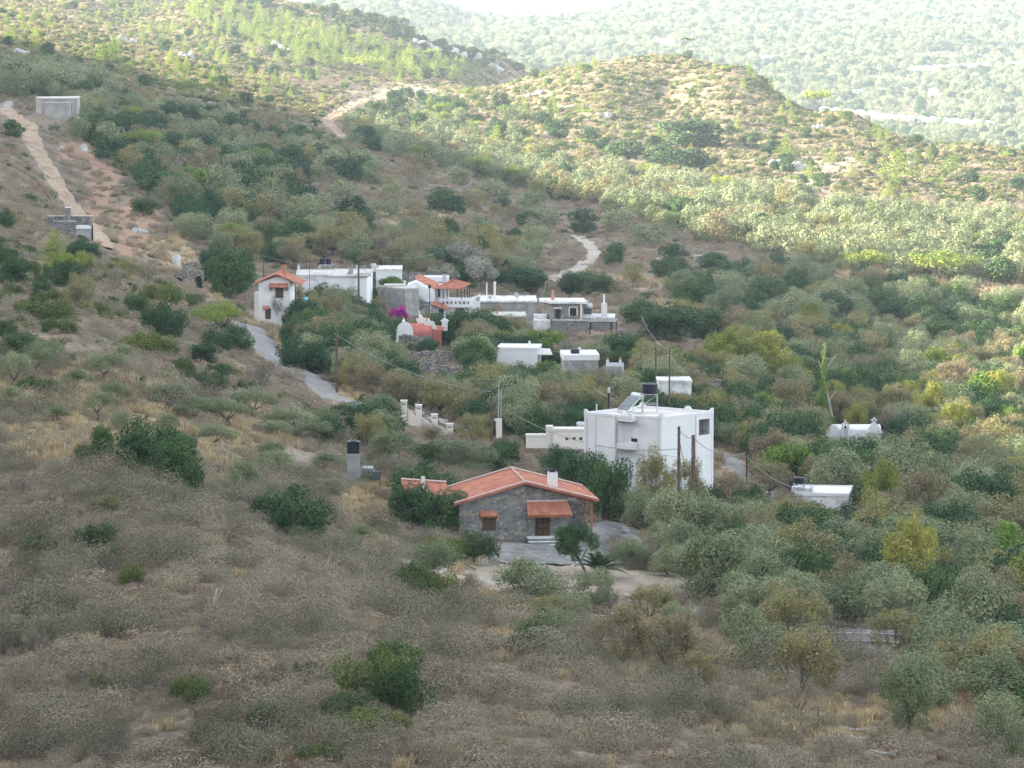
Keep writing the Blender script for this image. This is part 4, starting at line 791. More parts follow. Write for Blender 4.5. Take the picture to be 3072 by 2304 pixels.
# ---- grey cube and the main white house with tiled roofs
G=Bld('cement_block_house','weathered grey cement block house with flat roof left of the white terrace house','house',1216,948,745,0,foot=[(3,4,5)])
gx0,gx1=G.X(1130),G.X(1256)
b=MB(); P=[(0,0),(gx1,2.2),(gx1-1,8),(gx0,6)]; b.prism(P,-3,G.Z(868)); G.part('wall','grey',b)
b=MB(); b.prism([(x*1.02,y*1.02-.1) for x,y in P],G.Z(868),G.Z(866)+.1); G.part('roof','roofcem',b)
b=MB(); b.box(gx0+1.2,gx1-2.5,4,7.5,G.Z(866)+.1,G.Z(860)); G.part('upper_slab','roofcem',b)
b=MB(); b.box(-6.5,-.3,-1.6,-1.3,-2,G.Z(925)); G.part('yard_wall','concrete',b)
b=MB(); b.tube([(-.6,-1.9,-1),(-.6,-1.9,G.Z(917)),(-3.2,-1.9,G.Z(920))],.06,5); G.part('pipe_frame','rust',b)
chimney(G,G.X(1212),5,G.Z(862),.9,.4,'whiteold','dark')
N=Bld('terrace_house','white two storey house with two tiled roofs, crenellated balcony and wooden pergola','house',1256,944,752,0,foot=[(5,4,5.5),(9,4,4.5),(13,5,4)])
X,Z=N.X,N.Z
b=MB(); b.xz([(0,-3),(X(1305),-3),(X(1305),Z(868)),(0,Z(856))],.0,9); b.box(X(1305),X(1438),.6,9,-3,Z(905)); N.part('wall','white',b)
b=MB(); b.prism([(X(1438),.6),(X(1440),.6),(X(1440)+.01,7),(X(1438),7)],-3,Z(890)); N.part('side_wall','white',b)
q=MB(); q.roof((X(1308)+.2,-.3,Z(866)),(X(1308)+.2,8.5,Z(866)),(X(1245),8.5,Z(838)),(X(1245),-.3,Z(842)+.3),.3,.05,.1) 
q=MB(); q.roof((X(1240),6,Z(842)+.1),(X(1305),-.2,Z(866)),(X(1318),2.5,Z(858)+.35),(X(1256),9,Z(838)+.3),.3,.05,.1); rA=N.part('roof','tile',q)
b=MB(); b.xz([(X(1222),Z(858)-.4),(X(1300),Z(862)-.6),(X(1300),Z(866)),(X(1248),Z(846)),(X(1222),Z(856))],1.0,6); N.part('gable','white',b)
b=MB(); b.box(X(1262),X(1345),8,12,Z(856),Z(841)); N.part('upper_room','white',b)
chimney(N,X(1332),6.5,Z(850),1.25,.75,'steel','dark')
# pergola roof on posts over the balcony
zt=Z(866); q=MB(); pa,pb,pc,pd=(X(1300),.2,zt),(X(1378),-.3,zt),(X(1414),5.5,Z(857)),(X(1345),6.0,Z(855)); api=(X(1360),2.8,Z(842)+.15)
q.roof(pa,pb,api,api,.28,.05,.08); q.roof(pb,pc,api,api,.28,.05,.08); q.roof(pd,pa,api,api,.28,.05,.08); q.roof(pc,pd,api,api,.28,.05,.08); pr=N.part('pergola_roof','tile',q)
for u in (1319,1330,1343,1372,1384,1394):
    b=MB(); b.box(X(u)-.07,X(u)+.07,.35,.49,Z(900),zt-.05); N.part('post','wood',b)
for u,y in ((1403,3),(1408,5)): b=MB(); b.box(X(u)-.07,X(u)+.07,y,y+.14,Z(898),zt+.3); N.part('post','wood',b)
b=MB(); b.box(X(1300),X(1380),.3,.5,zt-.1,zt-.0); N.part('beam','wood',b)
b=MB(); b.box(X(1308),X(1345),4.5,8.8,Z(905),Z(860)); N.part('upper_wall','white',b); b=MB(); b.box(X(1312),X(1320),4.44,4.5,Z(898),Z(872)); N.part('door','shutter',b)
# balcony with crenellations, bowed front
b=MB(); n=16; front=[]
for i in range(n+1):
    t=i/n; u=1318+(1440-1318)*t; y=-.9*math.sin(math.pi*min(t*1.25,1))+ (0 if t<.8 else (t-.8)*9); front.append((X(u),y+.3))
for i in range(n):
    p,q_=front[i],front[i+1]; up=0 if i<11 else (i-10)*.1; P4=[(p[0],p[1]),(q_[0],q_[1]),(q_[0],q_[1]+.2),(p[0],p[1]+.2)]; b.prism(P4,Z(919),Z(896)+up)
bal=N.part('balcony','white',b)
b=MB(); 
for i in range(0,11):
    p,q_=front[i],front[i+1]; m_=(p[0]*.65+q_[0]*.35,p[1]*.65+q_[1]*.35); b=MB(); b.prism([p,m_,(m_[0],m_[1]+.2),(p[0],p[1]+.2)],Z(896),Z(896)+.3); N.part('merlon','white',b,bal)
for i in range(7): 
    u=1330+i*12.6; b=MB(); b.box(X(u)-.12,X(u)+.12,-.68,-.3,Z(910),Z(903)); N.part('vent','dark',b,bal)
b=MB(); b.prism(front+[(front[-1][0],3),(front[0][0],3)],Z(921),Z(919)); N.part('balcony_slab','white',b,bal)
# lean-to roof on lower floor
q=MB(); q.roof((X(1341),-2.0,Z(925)),(X(1288),-2.0,Z(909)),(X(1296),.0,Z(902)),(X(1358),.5,Z(918)),.3,.05,.1); q=MB(); q.roof((X(1289),-1.6,Z(909)),(X(1341),-1.6,Z(926)),(X(1360),.55,Z(919)),(X(1302),.0,Z(902)),.3,.05,.1); N.part('porch_roof','tile',q)
b=MB(); b.xz([(X(1288),-2),(X(1294),-2),(X(1294),Z(910)),(X(1288),Z(908))],-1.5,0); N.part('porch_pillar','white',b)
b=MB(); b.box(X(1316),X(1331),.52,.598,-1.5,Z(928)); N.part('door','shutter',b); b=MB(); b.box(X(1367),X(1390),.52,.598,-1.5,Z(926)); N.part('door','dark',b)
b=MB(); b.box(X(1433),X(1437),.52,.598,0,Z(923)); N.part('window','shutter',b)
b=MB(); b.lathe((0,0,0),[(.05,-.8),(.38,-.7),(.38,.7),(.05,.8)],14); b.V=[(v[2],v[0],v[1]) for v in b.V]; o=b.build('boiler',M['steel'],None,True); o.location=N.o.location+Vector((X(1279),-.6,Z(902))); tag(o,'silver horizontal boiler on the wall of the white terrace house','boiler')
b=MB(); b.tube([(-.5,0,-.38),(-.5,0,-.6)],.04,4).tube([(.5,0,-.38),(.5,0,-.6)],.04,4).box(-.8,.8,-.3,.3,-.7,-.6); b.build('bracket',M['white'],o)
# white flat roofs to the right of it
f5=flat_house('flat_roofed_house','long low white flat roof with dish and pipes right of the terrace house','house',1442,1607,938,903,775,11,1,roof='whiteold',wall='grey',over=.3)
for u,h,r,lb in ((1460,3.1,.10,'slim white pipe chimney at the left end of the long flat roof'),(1484,2.9,.2,'thick pale pipe chimney with round cap on the long flat roof')):
    b=MB(); b.tube([(0,0,0),(0,0,h)],r,8); o=b.build('chimney_pipe',M['white' if r<.15 else 'cream']); o.location=f5.o.location+Vector((f5.X(u),5,f5.z1)); tag(o,lb,'chimney'); 
    if r>.15: b=MB(); b.lathe((0,0,h),[(.2,0),(.3,.08),(.3,.2),(.1,.35)],8); b.build('cap',M['white'],o)
b=MB(); b.box(-.5,.5,-.2,.2,0,.75); o=b.build('air_conditioner',M['white']); o.location=f5.o.location+Vector((f5.X(1470),4,f5.z1)); tag(o,'white air conditioner box on the long flat roof','air conditioner'); b=MB(); b.lathe((0,0,0),[(.27,0),(.27,.02)],12); b.V=[(v[0],-.201-v[2],v[1]+.38) for v in b.V]; b.build('fan',M['grey'],o)
def dish(label,P,r=.55):
    b=MB(); n=14; V=[(0,0,0)]; Fc=[]
    for i in range(3):
        for k in range(n): t=2*math.pi*k/n; q=(i+1)/3; V.append((r*q*math.cos(t),-.16*q*q,r*q*math.sin(t)))
    Fc+=[(0,1+k,1+(k+1)%n) for k in range(n)]
    for i in range(2): Fc+=[(1+i*n+k,1+(i+1)*n+k,1+(i+1)*n+(k+1)%n,1+i*n+(k+1)%n) for k in range(n)]
    b.add(V,Fc); o=bpy.data.objects.new('satellite_dish',None); C.objects.link(o); o.location=P; tag(o,label,'satellite dish'); d=b.build('reflector',M['steel'],o,True); d.location=(0,0,1.1); d.rotation_euler=(math.radians(12),0,math.radians(-20))
    b=MB(); b.tube([(0,.05,-.2),(0,.05,1.1)],.04,5); b.build('mast',M['steel'],o); b=MB(); b.tube([(0,0,.95),(.05,-.45,1.0)],.025,4); b.build('arm',M['steel'],o)
dish('round grey satellite dish near the right end of the long flat roof',f5.o.location+Vector((f5.X(1551),1.5,f5.z1)))
f6=flat_house('stone_shed','low grey stone shed with cement roof in front of the long flat roof','shed',1481,1577,985,948,735,8,2,roof='roofcem',wall='ruin',over=.2)
chimney(f6,f6.X(1494),4,f6.z1,.7,.3,'brick',None,pot=False)
# ---- chapel with red vaults
Cp=Bld('red_chapel','small white chapel with barrel vaulted red roof, stepped gables and bell arch','chapel',1188,1012,690,0,foot=[(4.5,2,4.6),(7,3,4),(2,-6,3),(5,-7,3),(2,-12,3)])
X,Z=Cp.X,Cp.Z
def vaultP(x0,x1,zb,zt,n=12,pointy=1.0): 
    c=(x0+x1)/2; return [(x0,zb)]+[(c-(x1-x0)/2*math.cos(math.pi*i/n),zb+(zt-zb)*math.sin(math.pi*i/n)**pointy) for i in range(1,n)]+[(x1,zb)]
b=MB(); V=vaultP(X(1188),X(1240),Z(1000),Z(966),12,.9); V=[(p[0],p[1]) for p in V]; b.xz([(X(1188),-2.5),(X(1240),-2.5)]+V[::-1],0,.35); b.lathe((X(1211),.17,Z(966)),[(.28,-.1),(.28,.2),(.14,.4),(.02,.7)],8); Cp.part('gable','white',b)
# long red vault running right-backwards
b=MB(); n=12; V=[];Fc=[]; A0=(X(1214),.35); A1=(X(1294),2.2); R0=(X(1240)-X(1188))/2-.05
for (cx0,cy0) in (A0,A1):
    for i in range(n+1): t=math.pi*i/n; V.append((cx0-R0*math.cos(t)+ (0.0),cy0+0.0,Z(1000)+(Z(974)-Z(1000))*math.sin(t)))
# vault axis along x: section lies in the yz plane
V=[];x0,x1=X(1214),X(1296)
for x in (x0,x1):
    for i in range(n+1): t=math.pi*i/n; V.append((x,.9+1.9-2.3*math.cos(t),Z(1007)+(Z(974)-Z(1007))*math.sin(t)**.85))
Fc=[(i,i+1,n+2+i,n+1+i) for i in range(n)]+[tuple(range(n+1))[::-1],tuple(range(n+1,2*n+2))]
b.add(V,Fc); Cp.part('vault','redvault',b)
b=MB(); b.box(x0+.05,x1-.05,.52,5.0,-2.5,Z(1006)); Cp.part('wall','ruin',b)
b=MB(); b.box(X(1296),X(1325),1.5,5.0,-2,Z(994)); V=[]
for x in (X(1296),X(1330)):
    for i in range(n+1): t=math.pi*i/n; V.append((x,3.2-1.7*math.cos(t),Z(994)+(Z(981)-Z(994))*math.sin(t)))
b.add(V,Fc); Cp.part('vault','redvault',b,label='lower red vault behind the bell arch')
def gab(u0,um,u1,vb,vt,y,m='cream'):
    b=MB(); P=[(X(u0),Z(vb)),(X(u1),Z(vb+6)),(X(u1)-.1,Z((vb+vt)/2+10)),(X(um)+.9,Z(vt+3)),(X(um),Z(vt)),(X(um)-.9,Z(vt+5)),(X(u0)+.3,Z((vb+vt)/2+8))]; b.xz(P,y,y+.5); b.lathe((X(um),y+.25,Z(vt)),[(.22,-.2),(.22,.15),(.05,.45)],8); return Cp.part('gable','cream',b)
gab(1272,1285,1311,985,964,1.6); gab(1248,1262,1276,980,958,4.0)
b=MB(); b.tube([(X(1257),4.3,Z(962)),(X(1257),4.3,Z(938))],[.13,.1],6); Cp.part('pinnacle','white',b)
# bell arch with cross
b=MB(); xa,xb=X(1321),X(1347); yb=2.2; zb=Z(996); 
b.box(xa+.25,xa+.75,yb,yb+.6,zb,Z(972)).box(xb-.75,xb-.25,yb,yb+.6,zb,Z(972)).box(xa+.2,xb-.2,yb-.05,yb+.65,Z(972),Z(966)); b.xz([(xa,Z(966)),(xb,Z(966)),((xa+xb)/2,Z(957))],yb-.12,yb+.7); ba=Cp.part('bell_arch','white',b)
b=MB(); xm=(xa+xb)/2; b.box(xm-.06,xm+.06,yb+.2,yb+.3,Z(957.5),Z(945)).box(xm-.22,xm+.22,yb+.2,yb+.3,Z(950),Z(948.3)); Cp.part('cross','white',b,ba)
b=MB(); b.lathe((xm,yb+.3,Z(980)),[(.24,0),(.2,.15),(.12,.35),(.03,.42)],8); Cp.part('bell','dark',b,ba)
ruin('ruined_wall','grey dry stone wall below the red chapel',1196,1255,1040,1000,672,.9,4)
ruin('ruined_wall','low pale stone wall under the dark tree below the chapel',1240,1355,1068,1049,640,.8,5)
ruin('ruined_wall','stepped rubble wall fragment below the chapel, left of its twin',1265,1320,1110,1082,610,.8,6)
ruin('ruined_wall','short round topped rubble wall in the olive trees',1322,1378,1130,1092,598,.9,7)
# ---- flat stone house with blue grey stone and white roof
S=Bld('flat_stone_house','square stone house with overhanging white flat roof and two dark openings','house',1660,955,748,-2,foot=[(3,4,4.5),(5,4,4),(9,4,4.5),(9,9,4)])
X,Z=S.X,S.Z; x1=X(1744)
b=MB(); b.xz([(0,-2),(x1,-2),(x1,Z(910)),(0,Z(910))],0,7); P=[(0,0.01),(-2.4,4.8),(-2.4,7.5),(0,6.9)]; b.prism([(-.001,.01),(-.001,7),(-2.2,6.5),(-2.2,4.4)],-2,Z(910)); S.part('wall','stone2',b)
b=MB(); b.prism([(-.45,-.5),(x1+1.2,-.5),(x1+.2,7.5),(-2.7,7.3),(-2.75,4.2)],Z(910),Z(903)+.0); S.part('roof','whiteold',b)
b=MB(); b.prism([(-2.3,4.2),(x1+.9,-.2),(x1,7.2),(-2.4,7)],Z(903),Z(903)+.03) 
b=MB(); b.box(X(1666),X(1682),-.04,-.002,Z(955),Z(926)); dr=S.part('door','dark',b); b=MB(); b.box(X(1662),X(1686),-.1,-.041,Z(926),Z(922)); S.part('lintel','white',b,dr)
wn_=S.window(X(1711),X(1728),Z(945),Z(926),0,'wood','dark','window',.08); b=MB(); b.box(X(1706),X(1709),-.06,-.003,Z(946),Z(923)).box(X(1730),X(1733),-.06,-.003,Z(946),Z(923)).box(X(1706),X(1733),-.07,-.051,Z(922),Z(920)); S.part('surround','white',b,wn_)
b=MB(); b.box(X(1741),X(1746),-.45,-.2,Z(957),Z(910)); S.part('post','cream',b); b=MB(); b.lathe((X(1657),2.5,Z(903)),[(.32,0),(.36,.4),(.24,.9),(.16,1.0),(.2,1.5),(.1,1.9)],10); S.part('chimney','pots',b)
b=MB(); b.box(X(1652),X(1770),-2.2,-1.9,Z(990),Z(958)); b.box(X(1652),X(1658),-2.3,-1.8,Z(990),Z(954)); S.part('terrace_wall','stone2',b); b=MB(); b.box(X(1650),X(1770),-2.25,-1.85,Z(958),Z(956)); S.part('coping','whiteold',b)
b=MB(); b.box(X(1650),X(1770),-1.9,0,Z(962)-.5,Z(962)); S.part('terrace_floor','whiteold',b)
b=MB(); b.box(X(1750),X(1842),.5,7,-2,Z(955)); S.part('low_wing','stone2',b); b=MB(); b.box(X(1748),X(1845),.2,7.6,Z(955),Z(951)); S.part('low_roof','whiteold',b)
b=MB(); b.box(X(1804),X(1821),2,3.1,Z(951),Z(912)); c_=S.part('chimney','cream',b); b=MB(); b.tube([(X(1812),2.5,Z(912)),(X(1812),2.5,Z(884))],.16,8); S.part('chimney_pipe','white',b,c_)
b=MB(); b.lathe((0,0,0),[(.05,-.9),(.55,-.8),(.55,.8),(.05,.9)],14); b.V=[(v[2],v[0],v[1]) for v in b.V]; o=b.build('boiler',M['blue'] if False else M['steel'],None,True); o.location=S.o.location+Vector((X(1764),2.5,Z(921))); tag(o,'large pale blue boiler beside the flat stone house','boiler'); b=MB(); b.box(-.7,.7,-.4,.4,-1.5,-.5); b.build('base',M['panel'],o)
for i in range(11):
    x=X(1772)+i*(X(1850)-X(1772))/10.5; b=MB(); b.tube([(x-.25,-2.4,Z(962)),(x+.35,.1,Z(955))],.09,5); S.part('pergola_slat','dry_grass' if False else 'roofcem',b)
for u in (1771,1835,1850): b=MB(); b.box(X(u)-.09,X(u)+.09,-2.3,-2.12,Z(1000),Z(962)); S.part('post','wood',b)
b=MB(); b.box(X(1770),X(1852),-2.35,-2.2,Z(964),Z(962)); S.part('beam','wood',b)
b=MB(); b.box(X(1775),X(1830),-.2,.48,-2,Z(966)); S.part('recess_wall','grey',b)
b=MB(); b.prism([(X(1850),-3),(X(1879),-3),(X(1879),0),(X(1850),0)],Z(1030),Z(986)); b.prism([(X(1838),-2.9),(X(1849),-2.9),(X(1849),-1),(X(1838),-1)],Z(1010),Z(1000)); S.part('yard_wall','stone2',b)
b=MB(); b.box(X(1600),X(1662),-.9,1.6,-2.2,Z(960)); b.box(X(1600),X(1640),1.6,4,-2.2,Z(947)); S.part('lean_to','whiteold',b)
# two low white houses in the trees
f7=flat_house('white_house','left of two low white houses, with a small chimney and beige lean-to','house',1490,1613,1105,1043,668,6.5,-6,roof='white',wall='white',foot=[(3,3,4.5)],over=.08)
chimney(f7,f7.X(1581),4,f7.z1,.5,.4,'white','white'); q=MB(); q.roof((f7.x1,-.0,f7.z1-1.0),(f7.x1+2.3,1.2,f7.z1-1.1),(f7.x1+1.6,4.5,f7.z1-.5),(f7.x1,4.5,f7.z1-.4),.4,.03,.08); f7.part('lean_to_roof','cream',q)
f8=flat_house('white_house','right of two low white houses, roof carrying a squat black tank','house',1693,1796,1130,1066,640,8,3,roof='white',wall='grey',foot=[(2.5,3,4.2)],over=.15,t=.75)
chimney(f8,f8.X(1745),5,f8.z1,.75,.42,'white','whiteold',pot=False); b=MB(); b.box(f8.x1+.001,f8.x1+.04,1.5,2.6,1.2,2.6); f8.part('window','dark',b)
tank_thing('water_tank','squat black water tank on the right hand low white house',f8.o.location+Vector((f8.X(1726),3.5,f8.z1)),.68,.72)
w_=Bld('garden_wall','low white garden wall with two brick topped pillars','wall',1818,1108,632,0)
b=MB(); b.box(0,w_.X(1872),0,.25,-1.5,w_.Z(1088)); w_.part('wall','white',b)
for u in (1823,1861): b=MB(); b.box(w_.X(u)-.2,w_.X(u)+.2,-.15,.3,-1,w_.Z(1078)); p_=w_.part('pillar','white',b); b=MB(); b.box(w_.X(u)-.17,w_.X(u)+.17,-.12,.27,w_.Z(1078),w_.Z(1071)); w_.part('pillar_top','brick',b,p_)
b=MB(); b.box(-.5,w_.X(1865),-.8,-.1,-1.5,w_.Z(1098)); w_.part('ledge','grey',b)
# ruins and whitewashed house behind the white building
R2=flat_house('whitewashed_ruin','old whitewashed rubble house with sagging roof edge behind the white building','house',1978,2075,1188,1143,560,5,2,wall='whiteold',roof='whiteold',foot=[(2,2,3.2)])
ruin('ruined_wall','tall ragged ruin wall with a broken end behind the whitewashed ruin',2020,2100,1140,1096,600,.9,8)
ruin('ruined_wall','low ruin wall left of the tall ragged ruin',1935,2020,1132,1108,612,.8,9)
ruin('ruined_wall','lone leaning stump of stone wall right of the whitewashed ruin',2136,2164,1175,1130,572,.9,10,jag=.1)
# ---- chapel among the trees on the right
Q=Bld('white_chapel','bright white chapel with bell frame and crosses, half hidden by trees','chapel',2480,1328,615,0,foot=[(3,3,2.5),(7,3,2.5),(1,-5,2.5),(1,-11,2)])
X,Z=Q.X,Q.Z
b=MB(); b.xz([(X(2478),-3),(X(2516),-3),(X(2516),Z(1289)),(X(2510),Z(1276)),(X(2498),Z(1273)),(X(2484),Z(1284)),(X(2478),Z(1290))],0,.4); Q.part('gable','white',b)
b=MB(); b.box(X(2516),X(2645),.5,4.5,-3,Z(1292)); n=10; V=[]
for x in (X(2500),X(2645)):
    for i in range(n+1): t=math.pi*i/n; V.append((x,2.5-2*math.cos(t),Z(1292)+(Z(1279)-Z(1292))*math.sin(t)))
b.add(V,[(i,i+1,n+2+i,n+1+i) for i in range(n)]+[tuple(range(n+1))[::-1],tuple(range(n+1,2*n+2))]); Q.part('vault','white',b)
b=MB(); xa,xb=X(2525),X(2548); b.box(xa,xa+.25,.1,.5,-1,Z(1275)).box(xb-.25,xb,.1,.5,-1,Z(1275)).box(xa,xb,.1,.5,Z(1287),Z(1285)).box(xa,xb,.1,.5,Z(1277),Z(1275)); xm=(xa+xb)/2
b.add([(xa-.15,.05,Z(1275)),(xm,.05,Z(1265)),(xb+.15,.05,Z(1275)),(xb-.15,.05,Z(1275)),(xm,.05,Z(1268)),(xa+.15,.05,Z(1275)),(xa-.15,.55,Z(1275)),(xm,.55,Z(1265)),(xb+.15,.55,Z(1275)),(xb-.15,.55,Z(1275)),(xm,.55,Z(1268)),(xa+.15,.55,Z(1275))],[(0,1,4,5)[::-1],(1,2,3,4)[::-1],(0,6,7,1)[::-1],(1,7,8,2)[::-1],(5,4,10,11),(4,3,9,10)]); ba=Q.part('bell_frame','white',b)
b=MB(); b.box(xm-.05,xm+.05,.2,.3,Z(1266),Z(1258)).box(xm-.16,xm+.16,.2,.3,Z(1262),Z(1261)); Q.part('cross','white',b,ba); b=MB(); b.lathe((xm,.3,Z(1284)),[(.22,0),(.18,.15),(.1,.3),(.03,.36)],8); Q.part('bell','dark',b,ba)
b=MB(); b.xz([(X(2600),Z(1300)),(X(2650),Z(1300)),(X(2640),Z(1280)),(X(2628),Z(1268)),(X(2618),Z(1268)),(X(2606),Z(1284))],.2,.6); Q.part('gable','white',b); b=MB(); xm=X(2623); b.box(xm-.14,xm+.14,.2,.5,Z(1268.5),Z(1253)).box(xm-.4,xm+.4,.2,.5,Z(1263),Z(1258)); Q.part('cross','white',b)
# ---- low white roof on the right with tank stand
f9=flat_house('low_white_house','long low white roofed house behind bushes at the right','house',2385,2545,1520,1480,505,7,-8,roof='white',wall='whiteold',foot=[(3,3,4)],over=.1)
b=MB(); b.box(-.5,1.8,1,3,f9.z1,f9.z1+.5); f9.part('roof_box','whiteold',b)
tank_thing('water_tank','dark tank on thin legs above the long low white house',f9.o.location+Vector((f9.X(2398),0.5,f9.z1+.1)),.62,.7,legs=1,leg_h=1.0)
# ---- corrugated shed lower right
Sh=Bld('corrugated_shed','long low shed with rusty grey corrugated roof strips and brick side','shed',2492,1965,322,-9,foot=[(2.3,1.5,2.9)])
b=MB(); b.box(0,4.9,1.4,1.6,-1,.95); b.box(0,4.9,1.7,3.2,-1,.9); Sh.part('wall','brick',b)
b=MB(); b.roof((-.2,-1.2,.15),(5.1,-1.2,.15),(5.1,1.3,.75),(-.2,1.3,.75),.25,.03,.05); Sh.part('lower_roof','rust',b)
b=MB(); b.roof((-.3,1.25,.98),(5.3,1.25,.98),(5.3,3.6,1.42),(-.3,3.6,1.42),.25,.03,.05); Sh.part('upper_roof','rust',b)
b=MB(); b.box(-.35,5.35,1.18,1.24,.93,1.0).box(-.35,5.35,2.5,2.56,1.3,1.36).box(4.6,5.5,.6,1.1,.4,1.0); Sh.part('roof_batten','whiteold',b)
b=MB(); b.box(1.4,2.9,1.36,1.395,.3,.85); Sh.part('side_panel','cream',b,label='pale yellow board in the brick side')
# small clay shelter behind it
Sv=Bld('brush_shelter','small red brick shelter with pale brushwood roof behind the shed','shelter',2520,1858,345,0,foot=[(.7,.7,1.4)]); b=MB(); b.box(0,1.5,.3,1.6,-.6,.8); Sv.part('wall','brick',b); b=MB(); b.box(.05,.7,.27,.299,0,.55); Sv.part('opening','dark',b); b=MB()
for i in range(26): x=random.uniform(-1,1.6); y=random.uniform(-.3,1.7); b.tube([(x,y,.85+random.uniform(0,.15)),(x+random.uniform(-.2,.8),y+random.uniform(-.4,.4),.9+random.uniform(0,.2))],.035,4)
Sv.part('brush_roof','roofcem',b)
# ---- concrete reservoir top left
Rv=Bld('concrete_reservoir','board marked concrete water reservoir, two joined flat blocks by the dirt road','reservoir',140,352,1140,0,foot=[(0,5,8),(4,5,7),(2,-9,6),(2,-20,6),(1,-31,6),(0,-42,5)])
X,Z=Rv.X,Rv.Z; 
b=MB(); b.prism([(X(122),3),(X(228),3),(X(220),18),(X(97),14)],-3,Z(298)); b.prism([(X(97),9),(X(122),2.9),(X(122),8),(X(100),12)],-3,Z(298)); Rv.part('main_block','concrete',b)
b=MB(); b.prism([(X(144),0),(X(211),0),(X(211),2.95),(X(132),2.95)],-3,Z(310)); Rv.part('front_block','concrete',b)
b=MB(); b.prism([(X(120),2.7),(X(229),2.7),(X(221),18.3),(X(96),14.3),(X(96),9)],Z(298),Z(298)+.25); Rv.part('roof_slab','roofcem',b); b=MB(); b.prism([(X(143),-.2),(X(212),-.2),(X(212),2.68),(X(131),2.68)],Z(310),Z(310)+.2); Rv.part('roof_slab','roofcem',b)
b=MB(); b.tube([(X(215),2.8,-1),(X(215),2.8,Z(305))],.12,5); Rv.part('pipe','steel',b)
# ---- stone hut below it
Hh=Bld('stone_terrace_hut','half built stone hut with square chimney and open white deck on the left slope','hut',135,690,800,0,foot=[(4.5,3,4.5),(6,-4,3.5),(3,-5,3)])
X,Z=Hh.X,Hh.Z
b=MB(); b.box(X(135),X(274),3,3.3,-2,Z(652)); b.box(X(268),X(274),0,3,-2,Z(655)); b.box(X(150),X(228),0,.3,-2,Z(664)); b.box(X(135),X(140),.3,3,-2,Z(656)); b.box(X(149),X(161),-.2,.29,-2,Z(651)); Hh.part('wall','stone2',b)
b=MB(); b.box(X(135),X(275),2.9,3.4,Z(652),Z(651)+.02).box(X(150),X(228),-.05,.35,Z(664),Z(663)+.02); Hh.part('coping','whiteold',b)
b=MB(); b.box(X(196),X(209),1,2,-1,Z(625)); c_=Hh.part('chimney','stone2',b); b=MB(); b.box(X(194),X(211),.9,2.1,Z(625),Z(623)); Hh.part('chimney_cap','whiteold',b,c_)
b=MB(); b.box(X(228),X(274),-.4,2.9,Z(686),Z(678)); Hh.part('deck','white',b); b=MB(); b.box(X(228),X(274),-.3,2.8,-3,Z(686.5)); Hh.part('base','grey',b)
# ---- small ruin and shrine by the road, left of the village
O=Bld('arched_ruin','roofless pale stone ruin with two arches left of the tower house','ruin',528,848,745,0,foot=[(3,2,4)])
X,Z=O.X,O.Z
b=MB(); n=10
def archwall(b,x0,x1,zb,zt,ax0,ax1,az,y0,y1):
    P=[(x0,zb),(ax0,zb)]+[((ax0+ax1)/2-(ax1-ax0)/2*math.cos(math.pi*i/8),az+(ax1-ax0)/2*math.sin(math.pi*i/8)) for i in range(9)]+[(ax1,zb),(x1,zb),(x1,zt),(x0,zt)]
    b.xz(P,y0,y1)
archwall(b,X(520),X(555),-1,Z(822),X(524),X(548),Z(845),0,.6); b.box(X(555),X(580),-.3,.5,-1,Z(800)); archwall(b,X(580),X(612),-1,Z(812),X(586),X(606),Z(838),0,.6); O.part('wall','ruin',b)
b=MB(); b.box(X(524),X(548),.8,1,-1,Z(830)).box(X(586),X(606),.8,1,-1,Z(828)); O.part('recess','dark',b)
ruin('ruined_wall','ragged stub of wall above the arched ruin',548,590,815,785,775,.8,13)
Sg=Bld('roadside_shrine','small wooden shrine with pitched roof on a post by the road bend','shrine',663,945,690,0); b=MB(); b.box(-.45,.45,-.3,.3,.3,1.15); Sg.part('box','cream',b); b=MB(); b.xz([(-.7,1.1),(.0,1.6),(.7,1.1),(.7,1.2),(.0,1.75),(-.7,1.2)],-.4,.4); Sg.part('roof','woodo',b); b=MB(); b.box(-.08,.08,-.05,.05,-.6,.3); Sg.part('post','wood',b)
Sg=Bld('street_sign','small green bin on a thin post left of the roadside shrine','bin',648,950,680,0); b=MB(); b.tube([(0,0,-.5),(0,0,1.2)],.04,5); Sg.part('post','steel',b); b=MB(); b.box(-.25,.25,-.15,.15,1.0,1.4); Sg.part('box','fig_leaf',b)
# small huts in the middle distance
f=flat_house('concrete_hut','small square concrete hut alone among trees in the shaded field','hut',2086,2125,795,768,1010,3,3,wall='grey',roof='concrete')
# far houses and greenhouses
FH=[(1968,2024,146,118,3450,'far two block white house above the pale hill'),(2284,2342,186,166,3080,'far long low white house behind the hill crest'),(1722,1782,84,66,3650,'farthest small white house near the sea'),(1735,1790,130,120,3350,'far pale low building among olive groves'),(2560,2588,280,270,2760,'tiny white house right of the crest pine'),(2710,2770,272,262,2790,'tiny white farm building in the olive plain'),(1625,1655,102,90,3600,'tiny white building with columns near the sea')]
for i,(u0,u1,vb,vt,D,lb) in enumerate(FH):
    p=at((u0+u1)/2,vb); d=flat_house('white_house',lb,'house',u0,u1,vb,vt,p.y,8,4,wall='white',roof='white',foot=[((u1-u0)/F*p.y/2,-8,12),((u1-u0)/F*p.y/2,4,11)])
    for k in range(2): b=MB(); b.box(d.x1*(.25+.4*k),d.x1*(.25+.4*k)+1.1,-.06,-.01,1,3); d.part('window','glass',b)
GH=[(2462,2640,332,345,'left long white greenhouse row behind the right slope'),(2630,2985,352,372,'longest white greenhouse row behind the right slope'),(2730,3120,208,190,'upper long white greenhouse in the plain at the right edge'),(2790,2815,278,276,'short white greenhouse in the middle of the olive plain')]
